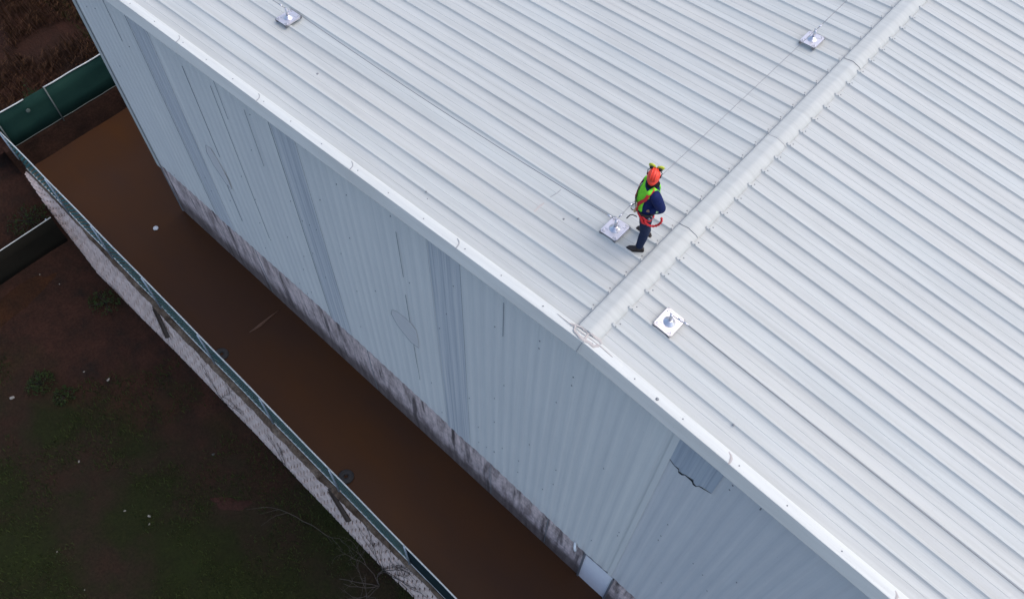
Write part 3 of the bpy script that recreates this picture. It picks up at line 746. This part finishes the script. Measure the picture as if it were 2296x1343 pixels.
LIT = [(-11.605,-7.132,.05,'pale scrap of litter alone in the open grass, left of middle'),(-8.871,-6.733,.075,'largest crumpled white scrap in the grass, in the lower middle cluster'),(-9.488,-7.104,.05,'faint pale shred left of the crumpled white scrap in the grass'),(-8.686,-6.869,.04,'tiny white crumb just below the crumpled white scrap in the grass'),(-13.15,-5.06,.08,'elongated pale scrap on bare soil between grass and block wall'),(-14.663,-7.333,.10,'tan crumpled scrap at the left edge of the grass'),(-9.843,-9.007,.035,'small pale scrap near the bottom edge of the grass, left one'),(-8.484,-9.096,.035,'small pale scrap near the bottom edge of the grass, right one'),(-17.58,-4.386,.035,'tiny pale scrap on the orange soil strip, farther left'),(-17.0,-4.15,.035,'tiny pale scrap beside the orange soil strip, nearer the wall'),(-13.9,-5.4,.045,'pale fleck on bare reddish soil above the grass'),(-9.0,-4.38,.07,'flat grey stone half sunk in the grass near the block wall')]
for i, (x, y, s_, lb) in enumerate(LIT):
    rd = random.Random(i); b = MB(); st = 'stone' in lb
    bm = bmesh.new(); bmesh.ops.create_icosphere(bm, subdivisions=2, radius=1)
    for v in bm.verts:
        j = rd.uniform(.55, 1.15); v.co = Vector((v.co.x*j*s_*.8, v.co.y*j*s_*.5, v.co.z*j*s_*.3))
    b.add([v.co.copy() for v in bm.verts], [[v.index for v in f.verts] for f in bm.faces]); bm.free()
    o = b.build('stone' if st else 'litter_scrap', simple('grey_stone', (.06,.06,.06), .9) if st else M_litter)
    o.location = (x, y, gz(x, hout(x, y))+s_*.3); o.rotation_euler = (0,0,rd.uniform(0,3))
    tag(o, lb, 'stone' if st else 'litter', None if st else 'scraps of litter scattered in the field')

# ------------------------------------------------------------------ plants
def blades(name, pts, m, lmin, lmax, wd, lean, seed, zf, dirv=None):
    rd = random.Random(seed); b = MB()
    for (x, y) in pts:
        z = zf(x, y); a = rd.uniform(0, 6.283); L = rd.uniform(lmin, lmax); l_ = rd.uniform(.2, 1)*lean
        dx, dy = (math.cos(a), math.sin(a)) if dirv is None else (dirv[0]+rd.uniform(-.35,.35), dirv[1]+rd.uniform(-.35,.35))
        px, py = -dy*wd/2, dx*wd/2
        mx, my = x+dx*L*l_*.4, y+dy*L*l_*.4
        b.add([(x-px, y-py, z-.01), (x+px, y+py, z-.01), (mx+px*.8, my+py*.8, z+L*.6), (mx-px*.8, my-py*.8, z+L*.6), (x+dx*L*l_, y+dy*L*l_, z+L*(1-.45*l_))], [(0,1,2,3),(3,2,4)])
    return b.build(name, m)
rd = random.Random(11); pts = []
while len(pts) < 26000:
    x, y = rd.uniform(-21, 4), rd.uniform(-13.5, -3.15)
    q = mnoise.noise((x*.45, y*.45, 7))+.5*mnoise.noise((x*1.5, y*1.5, 2))
    if abs(x+17.45) < .6 and y > -8: continue
    if x < -12.5 and y > -8 and q < .25: continue
    if q > -.18+.25*rd.random(): pts.append((x, y))
tag(blades('grass', pts, M_grass, .05, .16, .022, .8, 3, hfield), kind='stuff')
pts = []
while len(pts) < 5200:
    x, y = rd.uniform(-28.5, -20.9), rd.uniform(-2.6, 2.6)
    if math.hypot((x+25.2)/1.7, (y+1.0)/1.2) < 1 and rd.random() < .9: continue
    if mnoise.noise((x*.7, y*.7, 4)) > -.25: pts.append((x, y))
tag(blades('dry_reeds', pts, M_reed, .25, .95, .018, 1.0, 5, hbank, (.55,-.6)), kind='stuff')
pts = []
while len(pts) < 4500:
    x, y = rd.uniform(-29, -20.8), rd.uniform(1.9, 6)
    pts.append((x, y))
tag(blades('bank_grass', pts, M_grass, .08, .22, .022, .8, 8, hbank), kind='stuff')
def weed(c, r_, n_, label, seed, hgt=.35):
    rd = random.Random(seed); t = empty('weed_clump', c, label, 'plant'); b = MB(); s_ = MB()
    for i in range(n_):
        a = rd.uniform(0, 6.283); q = r_*math.sqrt(rd.random()); h = hgt*(1-.6*q/r_)*rd.uniform(.3, 1)
        p = Vector(c)+Vector((q*math.cos(a), q*math.sin(a), h)); d = Vector((rd.uniform(-1,1), rd.uniform(-1,1), rd.uniform(-.2,.6))).normalized(); e = d.orthogonal().normalized(); L = rd.uniform(.05, .11)
        b.add([p, p+d*L*.5+e*L*.28, p+d*L, p+d*L*.5-e*L*.28], [(0,1,2,3)])
        if i % 14 == 0: s_.tube([c, (Vector(c)+p)/2+Vector((0,0,.03)), p], .006, 4)
    b.build('leaves', M_leaf, t); s_.build('stems', M_twigd, t)
weed((-14.45,-6.5,gz(-14.45,-1.5)), .42, 420, 'leafy green weed clump in the bare soil at the left', 2)
weed((-13.6,-6.25,gz(-13.6,-1.5)), .33, 260, 'smaller leafy weed clump to the right of the larger weed', 4, .25)
weed((-18.9,-3.5,gz(-18.9,-.55)), .7, 520, 'dark bushy weed between the far end of the block wall and the boundary fence', 6, .5)
weed((-21.0,-.95,gz(-21,.85)), .28, 200, 'dark bushy tuft poking above the screened fence rail beside its gap', 9, 1.5)
weed((-15.4,-3.55,gz(-15.4,-1.45)), .5, 300, 'dark leafy clump at the foot of the block wall beside the orange soil', 12, .3)
def twigs(name, c, dirs, L, rad, depth, seed, m, label, cat, flat=None):
    rd = random.Random(seed); b = MB()
    def grow(p, d, L, r_, k):
        P = [p]; n_ = 5
        for i in range(n_):
            d = (d+Vector((rd.uniform(-.28,.28), rd.uniform(-.28,.28), rd.uniform(-.2,.2)))).normalized()
            P.append(P[-1]+d*L/n_)
            if flat: P[-1] = flat(P[-1])
        b.tube(P, [r_*(1-.6*i/n_) for i in range(n_+1)], 5)
        if k:
            for i in range(2, n_+1):
                if rd.random() < .75:
                    e = (d+Vector((rd.uniform(-1,1), rd.uniform(-1,1), rd.uniform(-.4,.5)))*.8).normalized(); grow(P[i], e, L*rd.uniform(.4,.7), r_*.6, k-1)
    for d in dirs: grow(Vector(c), Vector(d).normalized(), L, rad, depth)
    return tag(b.build(name, m), label, cat)
twigs('bare_shrub', (-2.75,-3.65,gz(-2.75,-1.5)), [(-1,-.5,.5),(-.5,-1,.6),(-.9,.1,.7),(.2,-.9,.6),(-.3,.4,1)], 1.15, .013, 3, 4, M_twig, 'leafless shrub with thin grey twigs at the foot of the block wall', 'shrub')
def onwall(p):
    x = p.x; yb, yt, hb_ = lerp(base_pts, x), ytop(x), hbase(x); h = p.z-gz(x); f = max(0, min(1, (h-hb_)/(-hb_ or 1)))
    return Vector((x, yb+(yt-yb)*f-.03, gz(x, min(.05, max(hb_, h)))))
twigs('dry_vine', (-3.0,-3.3,gz(-3.0,-1.4)), [(-.5,.2,1),(.3,.2,1),(.9,.2,.6),(.5,.2,.9),(1,.1,.3)], 1.1, .012, 3, 8, M_twigd, 'dark dry vine creeping up the near end of the block wall', 'vine', onwall)
twigs('dry_vine', (-10.2,-3.1,gz(-10.2,-1.4)), [(-.5,.2,1),(.4,.2,1),(1,.1,.3)], .95, .009, 3, 13, M_twigd, 'dark dry vine creeping up the middle of the block wall', 'vine', onwall)
twigs('dry_vine', (-7.2,-3.15,gz(-7.2,-1.4)), [(-.7,.2,1),(.1,.2,1)], .7, .008, 2, 17, M_twigd, 'small dry vine on the block wall between the two larger vines', 'vine', onwall)
twigs('dead_branch', (-5.6,-3.9,gz(-5.6,-1.42)), [(-1,-.35,.02),(1,.3,.02)], 1.3, .010, 1, 21, M_twig, 'long thin dead branch lying along the grass below the block wall', 'branch')
#@@PERSON

# ------------------------------------------------------------------ the worker
V = Vector
def ring(c, l, f, a, bb, n=20, tilt=None):
    c, l, f = V(c), V(l), V(f)
    return [c+l*(a*math.cos(2*math.pi*k/n))+f*(bb*math.sin(2*math.pi*k/n)) for k in range(n)]
ZP = -.060                                              # level of the pan under the boots
cf = V((-.74,-.67,0)).normalized(); cl = V((-cf.y, cf.x, 0))*1     # chest facing and its left
cl = V((cf.y*-1, cf.x, 0)); 
pf = V((-.88,-.47,0)).normalized(); pll = V((-pf.y, pf.x, 0))
def blend(u, v, t): return (u*(1-t)+v*t).normalized()
TOR = [(.88,(-.330,1.885),.160,.120,1),(.97,(-.355,1.880),.172,.138,.8),(1.06,(-.378,1.880),.178,.150,.5),(1.15,(-.388,1.887),.180,.150,.2),(1.25,(-.385,1.903),.188,.138,0),(1.34,(-.378,1.918),.200,.122,0),(1.41,(-.372,1.928),.165,.105,0),(1.455,(-.372,1.932),.100,.080,0)]
def torso_rings(grow=0, z0=0, z1=9):
    out = []
    for z, (x, y), a, d, t in TOR:
        if z < z0 or z > z1: continue
        l, f = blend(cl, pll, t), blend(cf, pf, t); out.append(ring((x, y, z), l, f, a+grow, d+grow, 28))
    return out
def tsurf(ang, z, out=.0):
    """point on the torso surface: ang measured from the front towards the left"""
    for (a, b_) in zip(TOR, TOR[1:]):
        if a[0] <= z <= b_[0]:
            f_ = (z-a[0])/(b_[0]-a[0]); x = a[1][0]+(b_[1][0]-a[1][0])*f_; y = a[1][1]+(b_[1][1]-a[1][1])*f_; w_ = a[2]+(b_[2]-a[2])*f_; d = a[3]+(b_[3]-a[3])*f_; t = a[4]+(b_[4]-a[4])*f_
            break
    l, f = blend(cl, pll, t), blend(cf, pf, t); s_, c_ = math.sin(ang), math.cos(ang)
    return V((x, y, z))+l*((w_+out)*s_)+f*((d+out)*c_)
shL, elL, wrL = V((-.205,1.790,1.400)), V((-.105,1.845,1.175)), V((-.228,1.760,1.085))
shR, elR, wrR = V((-.505,2.005,1.340)), V((-.530,2.110,1.140)), V((-.500,2.000,1.060))
hipL, knL, anL = V((-.305,1.812,.90)), V((-.262,1.835,.43)), V((-.292,1.832,.035))
hipR, knR, anR = V((-.368,1.960,.90)), V((-.375,2.030,.43)), V((-.385,2.172,.035))
hf = V((.36,-.93,0)).normalized(); hl = V((-hf.y, hf.x, 0)); PT = R(22)
HZ = (V((0,0,1))*math.cos(PT)+hf*math.sin(PT)).normalized(); HF = (hf*math.cos(PT)-V((0,0,1))*math.sin(PT)).normalized()
HC = V((-.398,1.935,1.580))
skin = simple('skin', (.34,.19,.13), .6, 0, .08, 20)
# body: one continuous surface
b = MB()
b.rings(torso_rings(-.02))
b.tube([(-.372,1.932,1.42), (-.385,1.925,1.50), HC-HZ*.05], [.065,.058,.06], 14)
b.ellipsoid(HC+HZ*.02-HF*.01, .076, .098, .115, hl, HF, HZ, 18, 12)
b.ellipsoid(HC-HZ*.055+HF*.035, .052, .055, .055, hl, HF, HZ, 14, 8)
b.ellipsoid(HC-HZ*.005+HF*.098, .014, .022, .026, hl, HF, HZ, 10, 6)
b.ellipsoid(HC-HZ*.055+HF*.088, .024, .010, .010, hl, HF, HZ, 10, 6)
for s_ in (-1, 1):
    b.ellipsoid(HC+hl*(s_*.078)-HZ*.005, .012, .022, .032, hl, HF, HZ, 8, 6)
    b.ellipsoid(HC+hl*(s_*.033)+HZ*.02+HF*.080, .018, .014, .010, hl, HF, HZ, 8, 6)
for (p, q, r_) in ((shL, elL, wrL), (shR, elR, wrR)):
    b.tube([p, p.lerp(q,.5), q], [.055,.048,.040], 12); b.tube([q, q.lerp(r_,.4), r_], [.040,.038,.027], 12)
for (p, q, r_) in ((hipL, knL, anL), (hipR, knR, anR)):
    b.tube([p+V((0,0,.05)), p.lerp(q,.5), q], [.085,.075,.058], 14); b.tube([q, q.lerp(r_,.35), r_+V((0,0,.02))], [.058,.056,.040], 14)
def hand(wr, d, palmn, curl, thumbside):
    d, n_ = V(d).normalized(), V(palmn).normalized(); s_ = d.cross(n_).normalized()*thumbside
    for k in range(4): b.tube([wr, wr+d*.045+s_*(.008*(1.5-k)), wr+d*.085+s_*(.0195*(1.5-k))], [.022,.021,.0125], 8)
    for k, L in enumerate((.070,.078,.073,.058)):
        p = wr+d*.085+s_*(.0195*(1.5-k)); q = (d+n_*.35*curl).normalized(); p2 = p+q*L*.45; q = (d+n_*1.1*curl).normalized(); p3 = p2+q*L*.32; q = (d*.6+n_*1.6*curl).normalized(); p4 = p3+q*L*.25
        b.tube([p, p2, p3, p4], [.0105,.0098,.0088,.007], 8)
    p = wr+d*.025+s_*.028; q = (d*.6+s_*.8+n_*.3).normalized(); p2 = p+q*.04; q = (d+s_*.3+n_*.5).normalized(); b.tube([p, p2, p2+q*.032, p2+q*.05], [.014,.0125,.011,.008], 8)
hand(wrL, (-.80,-.10,-.12), (.35,.9,-.25), .8, -1)
hand(wrR, (-.55,-.70,-.25), (.6,-.5,-.3), .9, 1)
person = b.build('person', skin)
remesh(person, .007, 3)
tag(person, 'person in hi-vis vest, red harness and orange hard hat standing beside the ridge', 'person')
def part(nm, mb, m, vox=None, it=4, par=None):
    o = mb.build(nm, m, par or person)
    if vox: remesh(o, vox, it)
    return o
def cloth(name, c, wr=.5):
    m, t, p = new_mat(name); n_ = noise(t, 26, 5, .6)
    t.links.new(mix(t, n_, tuple(x*.6 for x in c), tuple(x*1.35 for x in c)), p.inputs['Base Color']); p.inputs['Roughness'].default_value = .9; p.inputs['Specular IOR Level'].default_value = .15
    bump(t, p, noise(t, 17, 3, .5), .02, wr); return m
M_navy = cloth('navy_jacket', (.012,.020,.085)); M_jean = cloth('dark_denim', (.017,.026,.060)); M_vest = cloth('hi_vis_green', (.20,.66,.04), .6)
M_red = simple('red_webbing', (.55,.015,.02), .7, 0, .2, 40); M_blackw = simple('black_webbing', (.012,.012,.014), .8); M_refl = simple('reflective_tape', (.55,.58,.58), .5)
# trousers
b = MB()
b.rings([ring((-.345,1.88,z), pll, pf, a, d, 24) for z, a, d in ((.81,.12,.10),(.87,.158,.122),(.94,.160,.128),(1.0,.158,.128))])
for (p, q, r_) in ((hipL, knL, anL), (hipR, knR, anR)):
    b.tube([p+V((0,0,.06)), p.lerp(q,.35), p.lerp(q,.75), q], [.108,.100,.083,.076], 16); b.tube([q, q.lerp(r_,.3), q.lerp(r_,.7), r_+V((0,0,.01))], [.076,.076,.067,.062], 16)
part('trousers', b, M_jean, .011, 4)
# jacket with sleeves
b = MB(); b.rings(torso_rings(0.002, .9))
for (p, q, r_) in ((shL, elL, wrL), (shR, elR, wrR)):
    ins = p+(V((-.372,1.925,1.40))-p)*.4
    b.tube([ins, p, p.lerp(q,.3), p.lerp(q,.7), q], [.080,.088,.088,.080,.076], 16); b.tube([q, q.lerp(r_,.35), q.lerp(r_,.8), r_], [.076,.074,.058,.048], 14); b.ellipsoid(q, .072,.072,.072)
b.tube([(-.372,1.932,1.42), (-.384,1.926,1.475), (-.390,1.923,1.50)], [.085,.078,.070], 16)
jk = part('jacket', b, M_navy, .011, 4)
b = MB(); p = elL.lerp(wrL,.35)+V((.035,-.055,.015)); b.box(p, (.035,.012,.045), (V((.8,.5,0)).normalized(), V((.5,-.8,0)).normalized(), V((0,0,1)))); part('sleeve_badge', b, simple('badge_green', (.40,.62,.30), .7), par=jk)
b = MB(); b.tube([(-.372,1.932,1.435), (-.388,1.925,1.49), (-.394,1.921,1.515)], [.108,.094,.072], 16); part('scarf', b, cloth('black_scarf', (.012,.012,.014)), .009, 2)
# hi-vis vest: open at the sides under the arms, collar V at the front
b = MB(); vr = []
for z in (1.025,1.05,1.09,1.13,1.17,1.22,1.28,1.33,1.37,1.405):
    a0_, a1_ = -3.2, 1.15-.9*(z-1.02)
    arc = [a0_+(a1_-a0_)*k/22 for k in range(23)]
    vr.append([tsurf(a, z, .022) for a in arc]+[tsurf(a, z, -.02) for a in arc[::-1]])
b.rings(vr)
for s_ in (-1, 1):
    pts_ = [tsurf(s_*.95, 1.33, .0), tsurf(s_*.95, 1.40, .012)+V((0,0,.02)), tsurf(s_*1.57, 1.425, -.03)+V((0,0,.03)), tsurf(s_*2.2, 1.40, .0)+V((0,0,.015)), tsurf(s_*2.3, 1.32, 0)]
    b.tube(pts_, [.042,.045,.045,.045,.042], 10)
b.ellipsoid(V((-.470,1.872,1.14)), .11,.105,.11, cl, cf, V((0,0,1)))
vest = part('vest', b, M_vest, .011, 4)
def band(pts, wd, nm, m, par, th=.006, nrm=None):
    """flat webbing ribbon standing proud of the torso"""
    b = MB(); pts = [V(p) for p in pts]; vs = []; n_ = len(pts)
    for i, p in enumerate(pts):
        d = (pts[min(i+1, n_-1)]-pts[max(i-1, 0)]).normalized(); o_ = (p-V((-.38,1.90,p.z))); o_.z = .25 if p.z > 1.38 else 0; o_.normalize(); s_ = d.cross(o_).normalized()*wd/2
        vs += [p+s_, p-s_, p-s_+o_*th, p+s_+o_*th]
    fs = [(i*4+k, (i+1)*4+k, (i+1)*4+(k+1) % 4, i*4+(k+1) % 4) for i in range(n_-1) for k in range(4)]+[(0,1,2,3), tuple((n_-1)*4+k for k in (3,2,1,0))]
    b.add(vs, fs, True); return part(nm, b, m, par=par)
O = .026
band([tsurf(a, 1.075, O) for a in [-2.9+3.4*i/30 for i in range(31)]], .05, 'reflective_band', M_refl, vest)
band([tsurf(-.5, z, O) for z in (1.04,1.08,1.13,1.2,1.3,1.36)], .04, 'reflective_band', M_refl, vest)
band([tsurf(-.02, z, O) for z in (1.03,1.07,1.11,1.16,1.22)], .012, 'zip', M_blackw, vest)
# harness webbing
hs = MB()
har = band([tsurf(2.2,1.30,.04), tsurf(1.95,1.385,.035)+V((0,0,.02)), tsurf(1.5,1.43,.0)+V((0,0,.055)), tsurf(1.0,1.385,.045)+V((0,0,.022)), tsurf(.92,1.32,O+.012), tsurf(.78,1.25,O+.010), tsurf(.66,1.18,O+.008), tsurf(.60,1.10,O+.008), tsurf(.60,.99,O+.008)], .052, 'harness', M_red, person)
band([tsurf(-2.0,1.385,.03)+V((0,0,.02)), tsurf(-1.5,1.43,.0)+V((0,0,.055)), tsurf(-1.0,1.385,.045)+V((0,0,.02)), tsurf(-.7,1.30,O+.008), tsurf(-.4,1.22,O+.006), tsurf(-.1,1.15,O+.004)], .048, 'shoulder_strap', M_red, har)
band([tsurf(-.75,1.34,O+.010), tsurf(-.3,1.27,O+.012), tsurf(.2,1.2,O+.012), tsurf(.55,1.14,O+.012)], .018, 'chest_strap', M_blackw, har)
band([tsurf(-.75,1.15,O+.008), tsurf(-.3,1.12,O+.010), tsurf(.2,1.11,O+.010), tsurf(.5,1.07,O+.008)], .016, 'chest_strap', M_blackw, har)
b = MB(); c_ = tsurf(.60,1.15,.06); b.tube([c_+cl*(.026*math.cos(a))+V((0,0,.042*math.sin(a))) for a in [2*math.pi*k/14 for k in range(15)]], .008, 7); b.box(c_+V((0,0,-.03)), (.04,.02,.03)); part('chest_ring', b, simple('brassy_metal', (.42,.36,.26), .4, .7), par=har)
band([tsurf(a, .985, .022) for a in [-3.1+6.2*i/30 for i in range(31)]], .055, 'belt', M_blackw, person)
# leg straps and the red energy-absorbing lanyard looped at the left hip
b = MB(); q = hipL
b.tube([q+V((.0,-.118,.06)), q+V((.055,-.105,.0)), q+V((.105,-.045,-.04)), q+V((.105,.05,-.02)), q+V((.05,.1,.04))], [.016,.019,.019,.018,.015], 8); b.tube([tsurf(.75,.98,.03), q+V((-.02,-.125,.03)), q+V((.035,-.125,-.055)), q+V((.075,-.09,-.10))], [.018,.022,.025,.015], 8)
part('leg_strap', b, M_red, par=har)
b = MB(); P = []; c0 = V((-.165,1.80,.93)); ux = V((.80,.55,0)).normalized()
for i in range(33):
    a = R(195)+R(195)*i/32; P.append(c0+ux*(.125*math.cos(a))+V((.02,-.03,0))+V((0,0,.150*math.sin(a))))
b.tube(P, [.018+.005*math.sin(i*1.9) for i in range(33)], 8); part('absorber_loop', b, M_red, par=har)
b = MB(); c_ = V((-.215,1.765,.93)); b.tube([c_+ux*(.045*math.cos(a))+V((0,0,.045*math.sin(a))) for a in [2*math.pi*k/14 for k in range(15)]], .008, 7); b.ellipsoid(c_+V((0,-.01,-.02)), .03,.022,.03); part('hip_karabiner', b, simple('grey_metal', (.25,.26,.28), .35, .8), par=har)
# boots
def boot(an, d, label=None):
    d = V(d).normalized(); s_ = V((-d.y, d.x, 0)); b = MB(); z = ZP+.002
    prof = [(-.085,.030,.060),(-.065,.040,.085),(0,.044,.115),(.055,.045,.088),(.115,.052,.074),(.160,.049,.064),(.185,.036,.050),(.200,.016,.030)]
    rings = []
    for t_, w_, h in prof:
        c_ = V((an.x, an.y, z))+d*t_
        rings.append([c_+s_*(w_*math.cos(a))+V((0,0,max(0, h*(.42+.58*math.sin(a)) if math.sin(a) > -.7 else 0))) for a in [2*math.pi*k/16 for k in range(16)]])
    b.rings(rings); b.tube([V((an.x,an.y,z+.07)), V((an.x,an.y,z+.15))], [.05,.052], 12)
    o = part('boot', b, simple('dark_brown_leather', (.016,.009,.008), .6), .007, 2)
    b = MB(); prof2 = [(-.092,.028),(-.075,.042),(0,.046),(.055,.046),(.115,.053),(.168,.049),(.202,.024)]
    top = []; 
    outl = [V((an.x,an.y,z))+d*t_+s_*w_ for t_, w_ in prof2]+[V((an.x,an.y,z))+d*t_-s_*w_ for t_, w_ in prof2[::-1]]
    n_ = len(outl); b.add(outl+[p+V((0,0,.02)) for p in outl], [tuple(range(n_)), tuple(range(2*n_-1, n_-1, -1))]+[(i, i+n_, (i+1) % n_+n_, (i+1) % n_) for i in range(n_)]); part('sole', b, M_blackw, par=o)
boot(anL, (-.80,-.60,0)); boot(anR, (-1,.05,0))
# hard hat, ear muffs parked at its back
b = MB(); HH = HC+HZ*.055-HF*.012; n_ = 28; rings = []
for i in range(9):
    e = R(90*i/8*.985); rg = []
    for k in range(n_):
        a = 2*math.pi*k/n_; fr, lr = math.cos(a), math.sin(a)
        rg.append(HH+HF*((.116 if fr > 0 else .112)*fr*math.cos(e))+hl*(.094*lr*math.cos(e))+HZ*(.110*math.sin(e)))
    rings.append(rg)
b.rings(rings)
rim = [HH+HF*((.124+.034*max(0,math.cos(a))**2 if math.cos(a) > 0 else .117)*math.cos(a))+hl*(.100*math.sin(a))-HZ*(.006+.012*max(0, math.cos(a))) for a in [2*math.pi*k/n_ for k in range(n_)]]
b.rings([[p-HZ*.006 for p in rim], rim, [HH+HF*(.111*math.cos(a))+hl*(.092*math.sin(a))+HZ*.012 for a in [2*math.pi*k/n_ for k in range(n_)]]])
for s_ in (-.035, 0, .035):
    b.tube([HH+hl*s_+HF*(.113*math.cos(R(t_)))+HZ*(.111*math.sin(R(t_)))*(1-abs(s_)*.8) for t_ in range(25, 160, 12)], .008, 6)
mh, t, p = new_mat('orange_hard_hat'); p.inputs['Base Color'].default_value = (.78,.055,.025,1); p.inputs['Roughness'].default_value = .38
hat = part('hard_hat', b, mh)
for s_ in (-1, 1):
    b = MB(); c_ = HH-HF*.118+hl*(s_*.064)+HZ*.040; ax_ = (hl*s_*.5-HF*.85).normalized(); b.ellipsoid(c_-HF*.004, .056,.034,.062, hl, ax_, HZ)
    part('ear_muff', b, simple('muff_yellow', (.42,.46,.03), .5), par=hat)
for s_ in (-1, 1):
    b = MB(); c_ = HH-HF*.094+hl*(s_*.060)+HZ*.036; b.ellipsoid(c_, .040,.022,.050, hl, HF, HZ); b.tube([HH+hl*(s_*.098)+HZ*.012+HF*.02, HH+hl*(s_*.108)-HF*.05+HZ*.03, c_], .007, 7); b.ellipsoid(HH+hl*(s_*.102)+HZ*.008, .010,.016,.020, hl, HF, HZ)
    part('muff_arm', b, M_blackw, par=hat)
b = MB(); b.ellipsoid(HC-HF*.035-HZ*.02, .074,.075,.075, hl, HF, HZ); part('hair', b, simple('dark_hair', (.012,.010,.009), .7))
for s_ in (-1, 1):
    b = MB(); b.ellipsoid(HC+hl*(s_*.033)+HZ*.008+HF*.083, .012,.008,.007, hl, HF, HZ); part('eye', b, M_blackw)
b = MB(); b.tube([tsurf(-1.2,.975,.03), tsurf(-.6,.96,.045), tsurf(-.2,.945,.04)], [.03,.034,.03], 8); part('pouch', b, M_blackw)
# lanyard hanging from the right hand to the wire clamp
ly = empty('safety_lanyard', (-.70,2.15,.45), 'red safety lanyard with a large brassy hook held out towards the wire', 'lanyard')
h0 = wrR+V((-.06,-.04,-.04)); h1 = V((-.600,2.055,.545)); 
b = MB(); b.tube([h0, h0.lerp(h1,.5)+V((-.01,.0,-.03)), h1], .016, 8); b.build('webbing', M_red, ly)
b = MB(); hk = V((-.672,2.115,.47)); dx_ = V((-.745,-.667,0)); e_ = V((-.2,.2,.96)).normalized()
b.tube([hk+dx_*(.066*math.cos(a))+e_*(.062*math.sin(a)) for a in [R(20)+R(330)*k/18 for k in range(19)]], .009, 7); b.build('hook_ring', simple('hook_steel', (.10,.10,.10), .4, .7), ly)
b = MB(); b.bar(h1+V((0,0,.01)), hk+V((.03,-.03,-.05)), .05, .035); b.build('hook_gate', simple('brass_gate', (.40,.31,.14), .4, .6), ly)
b = MB(); P = [(-.80,2.16,.02),(-.77,2.195,.10),(-.735,2.21,.125),(-.69,2.235,.11),(-.665,2.245,.095)]
b.tube(P, .010, 6); tag(b.build('strap_end', M_blackw), 'short curved black strap end lying between the anchor and the worker', 'strap')
